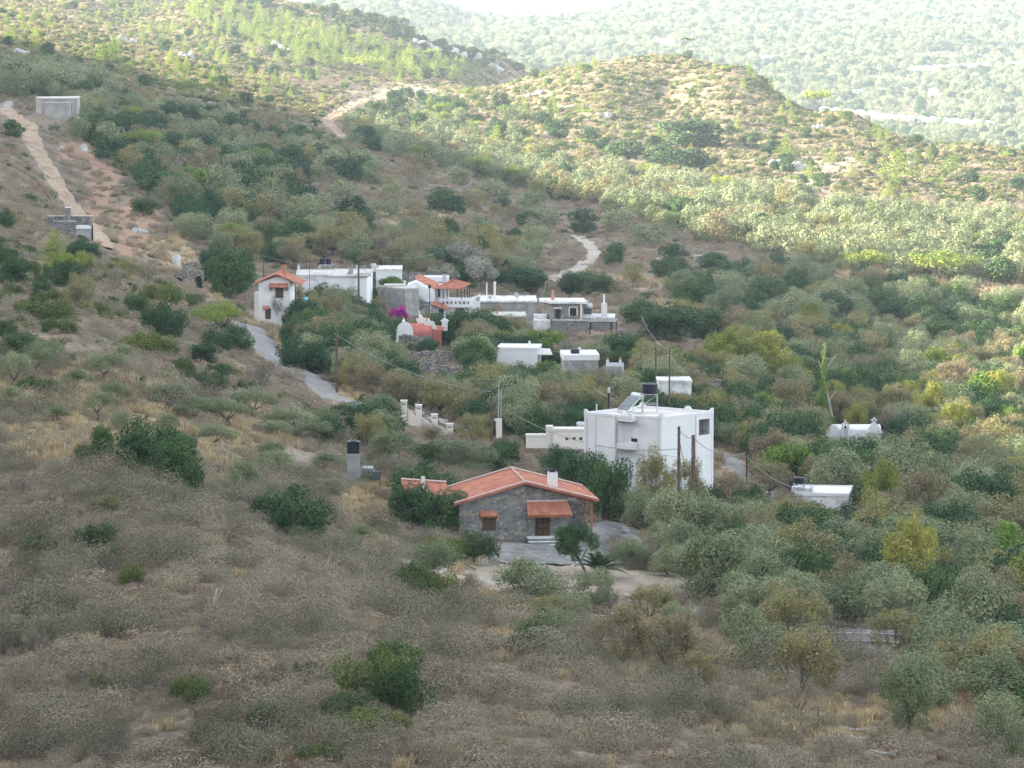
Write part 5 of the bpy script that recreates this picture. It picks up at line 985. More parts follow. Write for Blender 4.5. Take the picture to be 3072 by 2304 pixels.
for (u0,u1,v0,v1,lb) in GH:
    p=at(u0,v0+8); q=at(u1,v1+8); D=p.y; d=Bld('greenhouse',lb,'greenhouse',u0,v0+8,D,0); L=(q-p); n=max(2,int(L.length/9)); dep=14
    V=[];Fc=[]; m_=MB(); ax=Vector((L.x,L.y,0)).normalized(); nr=Vector((0,1,0)); 
    k=4*n
    for j in range(2):
        for i in range(k+1): t=i/k; c=L*t+nr*dep*j; z=4.0+1.2*abs(math.sin(math.pi*t*n)); V+= [(c.x,c.y,L.z*t-2),(c.x,c.y,L.z*t+z)]
    w2=2*(k+1)
    for i in range(k): a=2*i; Fc+=[(a,a+2,a+3,a+1),(a+1,a+3,w2+a+3,w2+a+1),(w2+a+1,w2+a+3,w2+a+2,w2+a)]
    Fc+=[(0,1,w2+1,w2),(2*k,w2+2*k,w2+2*k+1,2*k+1)]; m_.add(V,Fc); d.part('cover','film',m_)
    for i in range(0,n+1,max(1,n//8)): b=MB(); c=L*(i/n)-nr*.3; b.tube([(c.x,c.y,c.z-1),(c.x,c.y,c.z+4.2)],.15,4); d.part('post','steel',b)
    for i in range(12):
        c=p+L*(i/11); FOOT.append((c.x,c.y,6)); c2=c+nr*16; FOOT.append((c2.x,c2.y-8,20)); FOOT.append((c.x,c.y-14,13))
# ---- poles and wires
POLE=[]
def pole(u,vb,vt,label,D=None,r=.13,m='woodp',lean=0,arm=False,lamp=False,ins=True,group='utility poles of the village'):
    g=at(u,vb); D=D or g.y; a,s=ray(u,vb); P=Vector((a*D,D,s*D)); h=(vb-vt)/F*D; o=bpy.data.objects.new('street_lamp' if lamp=='post' else 'utility_pole',None); C.objects.link(o); o.location=P; tag(o,label,'lamp post' if lamp=='post' else 'pole',group if lamp!='post' else None)
    b=MB(); b.tube([(0,0,-1.5),(lean*.5,0,h*.5),(lean,0,h)],[r*1.1,r,r*.8],8); b.build('shaft',M[m],o)
    if ins:
        b=MB()
        for k in range(3): b.tube([(lean,0,h-.25-.35*k),(lean+.22*(1 if k%2 else -1),0,h-.25-.35*k),(lean+.22*(1 if k%2 else -1),0,h-.1-.35*k)],.035,5)
        b.build('insulator',M['steel'],o)
    if arm: b=MB(); b.box(lean-.9,lean+.9,-.05,.05,h-.3,h-.18); b.build('crossarm',M[m],o)
    if lamp==True: b=MB(); b.tube([(0,-.1,h*.57),(-1.1,-.1,h*.6)],.03,5); ar=b.build('lamp_arm',M['steel'],o); b=MB(); b.box(-1.7,-1.05,-.2,0,h*.6-.06,h*.6+.06); b.build('lamp_head',M['steel'],ar)
    if lamp=='post': b=MB(); b.lathe((0,0,h),[(.1,0),(.24,.1),(.28,.5),(.12,.65),(.03,.8)],8); b.build('lantern',M['dark'],o)
    POLE.append((P+Vector((lean,0,h-.3)),label)); return P+Vector((lean,0,h-.3))
a1=pole(2036,1495,1276,'taller of two wooden poles in front of the white building, carrying a lamp arm',405,.16,lamp=True)
a2=pole(2079,1500,1302,'shorter thick wooden pole right of the lamp pole before the white building',412,.2)
a3=pole(1010,1148,996,'tall dark wooden pole beside the paved road above the straw bank',545,.15)
a4=pole(1475,1285,1166,'dark wooden pole beside the pillar with steel pipes',478,.14)
a5=pole(791,866,763,'slim grey pole behind the tower house roof',770,.09)
a6=pole(1149,866,765,'tall brown pole behind the cement block house',800,.11)
a7=pole(1076,890,788,'dark pole with crossarm beside the white pillar chimney',705,.17,arm=True)
a8=pole(1329,832,748,'brown pole behind the terrace house chimney',850,.12)
a9=pole(1641,884,835,'dark pole on the left behind the flat stone house',880,.13)
a10=pole(1926,1060,945,'brown pole right of the flat stone house terrace',700,.13)
a11=pole(2008,1225,1040,'thin tall pole rising behind the white building roof',470,.09)
a12=pole(1967,1148,1033,'grey brown pole left of the whitewashed ruin',575,.11)
a13=pole(2560,962,890,'pale concrete pole in the shaded field on the right',830,.1,'concrete',arm=True)
a14=pole(2576,1745,1612,'grey wooden pole among olive trees at lower right',388,.13)
a15=pole(3052,1640,1515,'grey wooden pole at the right edge of the view',440,.14)
a16=pole(2650,1480,1390,'pole hidden to half its height in trees right of the white chapel',520,.1)
a17=pole(1206,735,662,'thin pole on the shaded brown slope above the village',1000,.08)
a18=pole(1945,896,843,'leaning pole in the straw field behind the stone house',880,.09,lean=1.0)
a19=pole(1289,945,865,'street pole with lantern in front of the cement block house',735,.07,'dark',lamp='post',ins=False)
a20=pole(2240,1424,1360,'dark lamp post beside the lane right of the white building',455,.07,'dark',lamp='post',ins=False)
a21=pole(929,870,775,'thin leaning bare pole left of the chimney pipe',730,.05,ins=False)
a22=pole(1626,985,875,'thin pale mast in front of the flat stone house corner',770,.07,'concrete',ins=False)
def wire(P,Q,sag,label,r=.035):
    P,Q=Vector(P),Vector(Q); b=MB(); n=22; b.tube([P.lerp(Q,i/n)-Vector((0,0,4*sag*(i/n)*(1-i/n))) for i in range(n+1)],r,4); tag(b.build('cable',M['cable']),label,'cable','overhead cables')
def far_pt(u,v,D): a,s=ray(u,v); return Vector((a*D,D,s*D))
wire(a3,a4,1.3,'sagging cable from the road pole down to the pole by the steel pipes')
wire(a1,a2,.3,'short cable between the two poles by the white building')
wire(a1+Vector((0,0,-.6)),a2+Vector((0,0,-1.2)),2.2,'looped slack cable between the two poles by the white building')
wire(a1+Vector((0,0,-1.9)),far_pt(1520,1230,470),1.6,'cable crossing the front of the white building leftwards')
wire(a2,a20+Vector((0,0,.5)),1.0,'cable from the short pole to the lane lamp post')
wire(a20,far_pt(2420,1470,430),.8,'cable from the lane lamp post to the right')
wire(far_pt(1695,1070,640),far_pt(1855,1205,470),1.0,'cable from the low white house down to the white building roof')
wire(a9,a22,.5,'cable along the corner of the flat stone house')
wire(a7,far_pt(1350,945,700),1.5,'cable passing over the cement block house')
wire(far_pt(1350,945,700),far_pt(1695,1055,655),1.6,'pale cable from the red chapel to the low white houses')
wire(a10,a11,1.0,'cable between the brown pole and the thin tall pole')
wire(a11,far_pt(2150,1160,560),.6,'cable from the thin tall pole to the lone wall stump')
wire(a14,a15,1.5,'cable between the two poles at lower right')
wire(a14,far_pt(2150,1560,405),1.4,'cable from the lower right pole leftwards over the olives')
wire(a5,a7,.8,'cable passing behind the tower house roof')
wire(a6,a8,.8,'cable between the two brown poles above the village')
# pillar with two steel pipes
d=Bld('pipe_pillar','short cream pillar with two tall steel pipes beside the dark pole','pillar',1498,1288,478,0); b=MB(); b.box(-.38,.3,-.3,.3,-1,d.Z(1256)); d.part('base','cream',b); b=MB(); b.box(-.6,-.381,-.3,.1,d.Z(1262),d.Z(1256)); d.part('ledge','cream',b)
for u in (1496,1503): b=MB(); b.tube([(d.X(u),0,d.Z(1256)),(d.X(u),0,d.Z(1163 if u<1500 else 1170))],.05,6); d.part('pipe','steel',b)
# fence of wire and stakes on the left olive terrace
for i,(u,vb,vt,lb) in enumerate([(22,1330,1300,'wooden stake at the far left of the olive terrace'),(194,1368,1324,'pale stake in the scrub below the olive terrace'),(235,1105,1080,'pale stake at the top of the olive terrace'),(410,1162,1118,'dark slanting stake among the silvery olives'),(1508,1850,1800,'dark leaning stake beside the track in front of the stone house'),(2076,2110,2000,'thin grey stake under the bare bushes'),(2453,2185,2120,'grey stake below the bare shrub at lower right'),(2655,2210,2165,'stake left of the big olive at the lower right'),(530,1492,1476,'short stake at the foot of the big evergreen'),(1317,1420,1390,'thin dark stake above the stone house roof'),(2272,2100,2060,'short stake in dry grass right of the bare bushes')]):
    g=at(u,vb); h=(vb-vt)/F*g.y; b=MB(); ln=.12*h if i in (4,3) else .03; b.tube([(0,0,-.4),(-ln*2 if i==4 else ln,0,h)],[.055,.045],6); o=b.build('stake',M['woodp' if i not in(0,1,2) else 'roofcem']); o.location=g; tag(o,lb,'stake','fence stakes')
# ------------------------------------------------ trees and shrubs, each one a thing
KIND={'tolive':('olive_tree','olive tree','young olive'),'olive':('olive_tree','olive tree','silvery grey-green olive tree'),'ever':('evergreen_tree','evergreen tree','dark green round evergreen tree'),'autumn':('turning_shrub','shrub','brownish olive-green half bare shrub'),'bare':('bare_shrub','shrub','grey nearly leafless shrub'),
 'pine':('pine_tree','pine tree','pointed light green pine'),'upine':('pine_tree','pine tree','broad spreading light green pine'),'lent':('evergreen_bush','bush','low dense green bush'),'fig':('broadleaf_tree','tree','bright green broadleaf tree'),'plane':('tall_tree','tree','tall yellow-green upright tree')}
TREES=[]; TXY=[]
REC=[]
def plant(sp,x,y,w,h,man=False): REC.append((sp,x,y,w,h,man)); TXY.append((x,y,w/2))
def settle():
    # the largest of each kind stand as things of their own, the rest of it as one mass
    by={}
    for r in REC: by.setdefault(KIND[r[0]][0],[]).append(r)
    for nm,L in by.items():
        L.sort(key=lambda r:-(r[3]*r[4]/r[2]**2)*(9 if r[5] else 1)*(1 if -90<CX+F*r[1]/r[2]<3160 else 0.001))
        for sp,x,y,w,h,_ in L[:296]:
            near=y<930; v=LIB[sp] if near else LIB[sp+'_far']; i=random.randrange(len(v)); z=hgt(x,y)-.05
            if near: o=bpy.data.objects.new(nm,None); o.empty_display_size=.3; C.objects.link(o); link('crown',v[i][0],o); link('trunk',v[i][1],o)
            else: o=link(nm,v[i])
            o.location=(x,y,z); o.rotation_euler=(0,0,random.uniform(0,6.28)); s=w/BW[sp]; o.scale=(s,s*random.uniform(.9,1.1),h/BH[sp]); TREES.append([o,sp,x,y,w,h,None])
        rest={}
        for r in L[296:]: rest.setdefault((r[0],r[1+1]<1000),[]).append(r)
        for (sp,near),Q_ in rest.items():
            key=(sp,near)
            if key not in LCOL: LCOL[key]=collection_of('more_'+nm,[m_[0] for m_ in LIB[sp]] if near else LIB[sp+'_far'])
            a=np.array([(r[1],r[2],r[3],r[4]) for r in Q_]); z=height(a[:,0],a[:,1])-.05
            scatter('more_'+nm+'s',LCOL[key],np.stack([a[:,0],a[:,1],z],-1),np.stack([a[:,2]/BW[sp],a[:,2]/BW[sp],a[:,3]/BH[sp]],-1))
LCOL={}
MAN='''lent 1190 2040 150 95;lent 1130 2130 190 150;lent 1210 2160 150 150;lent 1040 2170 150 80;lent 1120 2205 160 70;lent 575 2112 120 75;lent 795 2205 95 85;lent 872 2232 85 60;lent 965 2304 120 60;lent 120 1682 90 75;lent 300 1668 110 85;lent 345 1705 90 60;lent 395 1762 80 60;lent 1235 1788 110 90;lent 1300 1830 120 100;lent 1345 1845 70 60;lent 1600 1985 150 85;lent 1120 1700 90 40;lent 325 1535 90 40;lent 1420 1700 110 90;lent 1330 1690 110 70;lent 270 1390 90 50;lent 100 1190 110 50;lent 430 1070 140 60;lent 490 930 120 70;lent 85 1670 60 60;lent 600 2220 70 50;lent 690 2220 60 40;lent 785 1880 50 30;lent 150 985 150 70
ever 450 1440 170 150;ever 540 1490 150 140;ever 400 1420 110 90;ever 530 1400 110 90;ever 1235 1590 120 115;ever 1335 1612 150 118;ever 1270 1520 150 110;ever 880 1630 170 140;ever 820 1600 110 90;ever 1130 1310 170 90;ever 1230 1330 170 100;ever 1340 1350 130 90;ever 1190 1270 110 70;ever 1290 1400 110 60;ever 690 905 120 130;ever 640 870 90 110;ever 715 870 90 100;ever 1745 1532 150 150;ever 1840 1568 125 158;autumn 1955 1590 110 205;autumn 2055 1590 110 180;bare 1995 1580 90 150;ever 2125 1575 80 100;autumn 2195 1562 120 120;olive 1935 1600 120 120;ever 1680 1470 110 110;ever 1620 1360 120 120;ever 1560 1330 130 110;ever 2330 1660 250 190;ever 2960 1640 170 190;ever 3020 1600 130 150;ever 1590 1060 150 100;ever 1640 1040 90 70;ever 1390 1050 130 100;ever 1470 1060 120 90;ever 1330 1040 90 80;ever 1420 990 90 70;ever 1890 1190 140 100;ever 1960 1200 100 80;ever 1850 1110 150 90;ever 2000 1030 170 90;ever 2100 1020 130 80;ever 1930 980 120 70;ever 1800 890 90 60;ever 1740 890 110 60;ever 1560 880 130 60;ever 930 1040 120 90;ever 860 1020 80 80;ever 900 1120 110 90;ever 1000 1120 110 90;ever 1080 980 110 70;ever 1100 930 90 60;ever 1000 905 80 60;ever 2060 880 110 60;ever 2180 870 120 60;ever 2300 910 110 60;ever 2010 840 90 60;ever 2380 900 90 60;ever 2140 820 100 50;ever 2020 810 80 60;ever 1840 800 70 60;ever 1750 700 90 60;ever 880 1510 60 40;ever 310 1385 70 90;ever 610 1100 90 60;ever 700 1060 100 70;ever 640 1180 70 50;ever 60 1090 110 80;ever 240 800 90 60;ever 800 740 110 70;ever 860 730 90 60;ever 720 690 100 50;ever 480 600 130 70;ever 560 520 110 60;ever 600 480 100 60;ever 560 670 90 60;ever 430 650 80 50;ever 1320 640 90 60;ever 1370 650 60 50;ever 40 420 70 50;ever 2080 450 190 70;ever 1980 500 110 50;ever 2060 520 130 60;ever 1880 480 110 50
fig 560 575 110 60;fig 430 455 90 50;fig 1130 870 110 60;fig 1040 900 90 60;fig 1100 1030 140 50;fig 1180 1055 110 50;fig 1950 1120 160 70;fig 1640 1140 60 50;fig 1180 890 90 50;fig 2560 1270 110 80;fig 2600 1290 60 60
plane 2200 1180 170 165;plane 2290 1190 170 165;plane 2370 1215 120 120;plane 2160 1130 80 90;plane 2320 1200 120 90;plane 2400 1180 90 70;plane 2440 1230 80 80;plane 3040 1500 110 110
olive 105 1140 110 80;olive 220 1190 90 70;olive 130 1110 100 80;olive 310 1160 110 90;olive 360 1120 80 70;olive 290 1270 100 80;olive 350 1240 90 80;olive 170 1285 80 60;olive 40 1180 100 110;olive 20 1250 90 80;olive 500 1240 120 80;olive 560 1260 100 70;olive 620 1260 90 60;olive 360 1335 60 90;olive 490 1330 80 80;olive 640 1360 110 75;olive 720 1520 100 120;olive 580 1280 110 70;olive 760 1260 140 80;olive 680 1290 120 80;olive 880 1310 150 75;olive 830 1300 90 60;olive 830 1330 90 60;olive 800 1400 90 60;olive 940 1340 110 70;olive 830 1440 120 70;olive 970 1430 90 60;olive 1170 1390 120 80;olive 1340 1410 110 80;olive 1430 1430 110 80;olive 1100 1470 70 40;olive 860 1560 80 60;olive 1010 1500 70 50;olive 1075 1670 80 80;olive 1300 1740 120 100;olive 1180 1620 40 50;olive 1590 1830 170 140;olive 1785 1840 110 115;olive 1720 1880 110 90;olive 1620 1930 150 90;olive 1900 1710 110 80;olive 2010 1730 110 90;olive 2090 1720 110 90;olive 2140 1830 200 210;olive 2010 1640 140 150;olive 2080 1600 110 110;olive 2170 1650 140 130;olive 2250 1700 100 110;olive 2340 1780 120 120;olive 2450 1760 150 140;olive 2530 1700 130 130;olive 2370 1850 120 100;olive 2260 2040 160 200;olive 2210 1900 100 110;olive 2030 1910 90 90;olive 2660 1870 190 160;olive 2540 1900 160 140;olive 2730 2220 150 220;olive 2790 2150 170 180;olive 2940 2100 140 160;olive 3010 2150 130 130;olive 2990 2250 140 150;olive 3060 2300 90 130;olive 2880 1930 120 110;olive 2800 1850 120 110;olive 2980 1900 130 120;olive 2880 2000 130 100;olive 1850 700 100 60;olive 1630 690 90 60;olive 1480 610 100 60;olive 1600 640 90 55;olive 1370 560 80 50;olive 1950 745 110 60;olive 2140 620 100 50
autumn 1650 1900 130 100;autumn 1870 2040 150 200;autumn 2010 2060 160 190;autumn 1950 1880 140 110;autumn 2400 2130 200 210;autumn 2090 2100 100 130;autumn 2500 1620 190 150;autumn 2560 1870 170 170;autumn 2380 1950 190 170;autumn 870 1010 120 110;autumn 960 1080 130 110;autumn 900 940 90 70;autumn 2250 1580 140 120;autumn 2310 1500 150 100;autumn 1000 770 130 80;autumn 1080 780 110 80;autumn 930 780 110 70;autumn 700 760 120 60;autumn 1900 860 70 60;autumn 1230 950 70 60;autumn 1530 1030 120 70;autumn 1470 1000 110 70;autumn 1210 1060 110 70;autumn 1850 1140 90 60;autumn 2120 970 90 50;autumn 2050 970 80 60;autumn 1250 540 110 60;autumn 1420 640 80 60;autumn 1350 720 80 60;autumn 1600 1060 90 60;autumn 1740 1070 130 90;autumn 1690 1010 80 50;autumn 1300 1330 50 40;autumn 2600 1380 190 110;autumn 2700 1360 170 120;autumn 2800 1400 160 120;autumn 2420 1330 140 90;autumn 2440 1100 120 80
bare 830 980 60 90;bare 1400 1820 90 90;bare 1830 1840 60 70;bare 2400 2160 150 120;bare 2150 2180 80 120;bare 2030 1180 120 70;bare 780 1190 120 80;bare 1200 1460 110 60;bare 1650 1420 110 60;bare 1400 700 60 60;bare 2520 1440 110 70;bare 1850 1660 60 60
upine 660 1060 170 130;upine 420 480 130 70;upine 2600 860 150 90;upine 2850 880 190 110;upine 565 310 130 60;upine 1950 560 90 60;upine 2680 780 90 50;upine 1100 235 130 60;upine 2440 350 90 70;upine 60 1010 0 0;upine 230 860 110 90
pine 165 830 90 110;pine 310 190 50 60;pine 340 195 60 70;pine 105 150 40 50;pine 1980 430 50 50;pine 2360 480 60 70;pine 2700 540 120 90;pine 2630 420 60 40;pine 2860 520 70 60'''
for ln in MAN.replace('\n',';').split(';'):
    sp,u,v,w,h=ln.split(); u,v,w,h=map(float,(u,v,w,h))
    if w==0: continue
    p=at(u,v-h*0.04); k=p.y/F; W_=w*k*(1.25 if sp=='lent' else 1.02); Hh_=h*k*(1.05 if sp=='lent' else 1.1)
    if hides(p.x,p.y,W_*.6,Hh_*.8,[k for k in KEEP if k[4]!=430][:24]): continue
    plant('tolive' if sp=='olive' and v<1720 and u<1150 else sp,p.x,p.y+W_*0.2,W_,Hh_,True)
GRID={}
def gkey(x,y): return (int(x//8),int(y//8))
def clear(x,y,r,f=.8):
    gx,gy=gkey(x,y)
    for a in range(gx-1,gx+2):
        for b_ in range(gy-1,gy+2):
            for (X_,Y_,R_) in GRID.get((a,b_),()):
                if (x-X_)**2+(y-Y_)**2<((r+R_)*f)**2: return False
    return True
for t in TXY: GRID.setdefault(gkey(t[0],t[1]),[]).append(t)
def zone(poly,D0,D1,tries_m2,mix,wr,hr=(.75,1.0),f=.8,limit=9999,far=None,road=.8):
    X,Y,Z,U,V=field(D0,D1,tries_m2,poly,u0=min(p[0] for p in poly),u1=max(p[0] for p in poly)); k=offroad(X,Y,road)&offfoot(X,Y,1.2); X,Y=X[k],Y[k]; names=list(mix); pr=np.array([mix[n_] for n_ in names],float); pr/=pr.sum(); c=0
    for x,y in zip(X,Y):
        sp=names[rng.choice(len(names),p=pr)]; w=rng.uniform(*wr)*{'lent':.75,'pine':.62,'bare':.85,'upine':1.1}.get(sp,1); 
        if not clear(x,y,w/2,f): continue
        h=w*1.0*rng.uniform(*hr)*{'lent':.6,'pine':1.9,'upine':.85,'plane':1.4,'ever':.9}.get(sp,1); 
        if hides(float(x),float(y),w,h*1.1): continue
        plant(sp,float(x),float(y),w,h*1.12); GRID.setdefault(gkey(x,y),[]).append((x,y,w/2)); c+=1
        if c>=limit: break
    return c
zc=[]
zc.append(zone([(850,1010),(1000,930),(1180,930),(1260,1000),(1500,1020),(1650,1100),(1900,1120),(2170,1170),(2250,1330),(2190,1380),(1900,1300),(1750,1300),(1600,1340),(1400,1330),(1220,1230),(1000,1160)],440,760,.12,dict(ever=5,olive=2.5,autumn=4,bare=1.2,fig=.5),(3.6,6.2),f=.66))
zc.append(zone([(2200,1020),(2500,1000),(2750,1030),(3540,1120),(3540,1500),(3540,2000),(2950,1960),(2700,1850),(2560,1760),(2330,1760),(2200,1620),(2260,1400),(2200,1250)],320,800,.14,dict(ever=5,olive=3.6,autumn=3.6,fig=.4,plane=.35,bare=.8),(3.8,6.8),f=.68))
zc.append(zone([(2000,880),(2400,830),(2700,900),(3540,980),(3540,1130),(2750,1060),(2400,1010),(2050,960)],620,1100,.02,dict(ever=4,olive=4,autumn=1.5),(4,7.5),f=.85))
zc.append(zone([(2100,1620),(2330,1760),(2700,1900),(3540,2000),(3540,2300),(2900,2130),(2600,2060),(2300,1980),(2150,1780)],240,420,.09,dict(ever=1,olive=4,autumn=2.5),(3.6,5.8),f=.66))
zc.append(zone([(130,360),(300,300),(700,370),(1050,470),(1150,560),(900,560),(1050,760),(880,810),(620,760),(520,700),(420,560),(300,470)],680,1700,.03,dict(ever=4,olive=4.5,autumn=1.6,bare=.6,upine=.2),(4.2,7.6),f=1.0))
zc.append(zone([(700,600),(1050,700),(1250,740),(1640,800),(1640,860),(1300,860),(1050,800),(800,740)],760,1050,.03,dict(ever=3,olive=1.5,autumn=3.5,bare=1),(4,7),f=.7))
zc.append(zone([(800,450),(1100,500),(1640,680),(1600,800),(1250,730),(1000,640)],900,1500,.005,dict(ever=1,olive=1.5,autumn=2,bare=2),(4,7),f=1.3))
zc.append(zone([(-430,240),(200,230),(290,265),(300,300),(230,310),(-430,300)],1150,1900,.02,dict(ever=1,olive=5),(6,9),f=.7))
zc.append(zone([(1050,440),(1500,560),(1700,610),(2150,740),(2600,830),(3540,900),(3540,720),(2500,640),(2100,560),(1700,520),(1300,430),(1050,400)],950,1720,.03,dict(olive=8,ever=1.2,autumn=1.5,upine=.5,pine=.15),(5,8),f=.80,limit=1500))
zc.append(zone([(980,400),(1200,300),(1500,310),(1750,420),(1500,540),(1200,430)],1300,1950,.01,dict(upine=1.5,ever=2.5,olive=1.5,lent=3,pine=1),(4,8),f=1.0,limit=110))
zc.append(zone([(1500,260),(1700,210),(2050,175),(2300,240),(2600,370),(3540,470),(3540,720),(2500,600),(2100,520),(1750,460)],1250,1950,.008,dict(ever=1.0,lent=5,pine=1.4,upine=.5),(2.6,5.8),f=1.0,limit=430))
zc.append(zone([(-430,60),(-430,230),(250,240),(500,290),(950,350),(1000,260),(1500,240),(1250,160),(1000,110),(600,10),(200,0)],1500,2500,.006,dict(pine=5,lent=2.5,ever=1.2,upine=.6),(3,6.5),f=1.0,limit=430))
zc.append(zone([(560,0),(760,20),(1000,100),(1250,170),(1500,230),(1250,240),(900,190),(700,110),(560,60)],1750,2500,.014,dict(pine=8,upine=1.5,ever=.5),(4.5,7.5),f=.62,limit=320))
zc.append(zone([(600,0),(900,20),(1100,50),(1300,98),(1500,168),(1572,214),(1480,212),(1250,165),(1050,110),(850,60)],2300,2680,.012,dict(ever=3,lent=4),(3,6.5),f=.75,limit=200))
zc.append(zone([(-430,620),(170,700),(330,770),(560,900),(700,1010),(760,1100),(720,1200),(400,1130),(-430,1100)],380,880,.022,dict(lent=5,ever=1.2,autumn=.8,bare=.6),(2.4,4.6),f=1.15,limit=210))
zc.append(zone([(-430,1380),(450,1480),(700,1650),(1100,1850),(1500,2050),(1500,2304),(-430,2304)],215,400,.004,dict(lent=1,bare=.6),(1.0,2.2),f=1.5,limit=20))
zc.append(zone([(880,1320),(1130,1380),(1500,1420),(1650,1450),(1500,1340),(1280,1260),(1000,1270)],400,520,.03,dict(olive=2.5,ever=1.5,bare=1.5,autumn=1),(2.6,4),f=.9,limit=60))
zc.append(zone([(1880,1580),(2000,1560),(2200,1600),(2200,1760),(2080,1760),(1950,1720)],350,440,.04,dict(olive=3,autumn=1),(2.6,4.2),f=.9,limit=30))
print('zones',zc,len(REC)); settle(); print(len(TREES))
# yucca, palm, leaning tree in front of the house, ivy clad dead tree, crest pine, bougainvillea
def frond(b,P,d,L,droop,w,n=9,leaves=26,lw=.03):
    P=Vector(P); d=Vector(d).normalized(); pts=[P+d*L*(i/n)+Vector((0,0,-droop*(i/n)**2)) for i in range(n+1)]; b.tube(pts,[.03*(1-i/(n+1)) for i in range(n+1)],4)
    for i in range(leaves):
        t=.12+.88*i/leaves; j=int(t*n-1e-6); p=pts[j].lerp(pts[j+1],t*n-j); tg=(pts[j+1]-pts[j]).normalized(); s=tg.cross(Vector((0,0,1))).normalized()
        for sg in(-1,1):
            e=p+(s*sg*.8+tg*.6+Vector((0,0,-.25)))*w*(1-.5*abs(t-.4)); q=tg*lw; b.add([p-q,p+q,e],[(0,1,2)])
def setat(o): 
    me=o.data; n=len(me.vertices); a=me.attributes.new('tint','FLOAT','POINT'); a.data.foreach_set('value',rng.uniform(0,1,n).astype(np.float32)); a=me.attributes.new('shade','FLOAT','POINT'); a.data.foreach_set('value',rng.uniform(.3,.8,n).astype(np.float32))
p=at(1795,1732); o=bpy.data.objects.new('palm_tree',None); C.objects.link(o); o.location=p; tag(o,'young date palm with arching windblown fronds right of the leaning tree','palm'); b=MB(); b.tube([(0,0,-.4),(0,0,.5)],[.22,.26],8); b.build('trunk',M['bark'],o); b=MB()
for i in range(30):
    t=i*2.4; e=.35+.6*(i/30); frond(b,(0,0,.5),(math.cos(t)*(1-e*.6)+.18,math.sin(t)*(1-e*.6),e*1.3),3.0,1.1+.6*(1-e),.55,lw=.05)
setat(b.build('fronds',M['palm_leaf'],o))
for (u,v,lb) in ((1350,1700,'small spiky palm clump at the left end of the flagstones'),(1925,1705,'drooping palm beside the grey olives right of the date palm')):
    p=at(u,v); o=bpy.data.objects.new('palm_tree',None); C.objects.link(o); o.location=p; tag(o,lb,'palm'); b=MB(); b.tube([(0,0,-.4),(0,0,.4)],[.18,.2],8); b.build('trunk',M['bark'],o); b=MB()
    for i in range(18): t=i*2.4; e=.3+.5*(i/18); frond(b,(0,0,.35),(math.cos(t)*(1-e*.6),math.sin(t)*(1-e*.6),e*1.2),2.1,.9,.4,lw=.04)
    setat(b.build('fronds',M['palm_leaf'],o))
p=at(1800,1560); o=bpy.data.objects.new('yucca',None); C.objects.link(o); o.location=p; tag(o,'spiky bright green yucca on a thin stem behind the stone house verandah','yucca'); b=MB(); b.tube([(0,0,-.5),(.1,0,1.6),(0,0,3.2)],[.16,.13,.1],7); b.tube([(.1,0,1.6),(.9,.1,2.4)],[.1,.08],6); b.build('trunk',M['barkp'],o); b=MB(); r_=np.random.default_rng(3)
for c,R_,n_ in (((0,0,3.3),1.1,120),((.95,.1,2.5),.8,80)):
    for i in range(n_):
        d=Vector(r_.normal(0,1,3)); d.z=abs(d.z)*.9-.25; d.normalize(); s=d.cross(Vector((.3,.2,.9))).normalized()*.05; q=Vector(c); e=q+d*R_*r_.uniform(.7,1)-Vector((0,0,.1)); b.add([q-s*.6,q+s*.6,(q+e)/2+s,e,(q+e)/2-s],[(0,1,2,3,4)])
setat(b.build('leaves',M['fig_leaf'],o))
p=at(1768,1735); o=bpy.data.objects.new('evergreen_tree',None); C.objects.link(o); o.location=p; tag(o,'dark round tree on a thin leaning trunk right in front of the stone house door','tree')
b=MB(); b.tube([(0,0,-.5),(-.35,0,.7),(-1.0,-.1,1.9),(-1.4,0,3.2)],[.16,.14,.12,.06],7); b.tube([(-.8,-.1,1.5),(-.2,.3,2.8)],[.08,.04],5).tube([(-1,-.1,1.9),(-2.1,.2,3.3)],[.08,.04],5); b.build('trunk',M['bark'],o)
cl=ell(24,1.75,1.5,1.8,3.35,.6,501,-.8,.12); cl=[(c[0]-1.2,c[1],c[2],c[3]) for c in cl]; o2=link('crown',leafmesh('crown',crown(cl,7500,.16,.7,.55,.35,.3,502),'evergreen_leaf'),o)
p=at(2500,1295); o=bpy.data.objects.new('dead_tree',None); C.objects.link(o); o.location=p; tag(o,'tall dead forked tree wrapped in ivy behind the white chapel','tree'); k_=p.y/F
b=MB(); b.tube([(0,-2,-2),(-.3,-2,2),(-1.2,-2,6),(-2.0,-2,9.5),(-1.4,-2,12.2),(-1.5,-2,12.9)],[.3,.26,.2,.14,.08,.03],7); b.tube([(-1.6,-2,8),(-.9,-2,10),(.1,-2,11.4)],[.12,.08,.02],5).tube([(-.9,-2,4.6),(.2,-2,6.4),(.5,-2,8)],[.12,.07,.02],5).tube([(-1.9,-2,9.3),(-2.5,-2,11)],[.08,.02],5); b.build('trunk',M['barkp'],o)
cl=[(-1.9+.15*math.sin(i*2)+.02*i,-2.2,1.5+i*.68,1.0-.042*i) for i in range(18)]+[(-2.6,-2.2,1.0+i*.7,1.0) for i in range(6)]; link('ivy',leafmesh('ivy',crown(cl,7000,.2,.7,.6,.4,.2,511),'fig_leaf'),o)
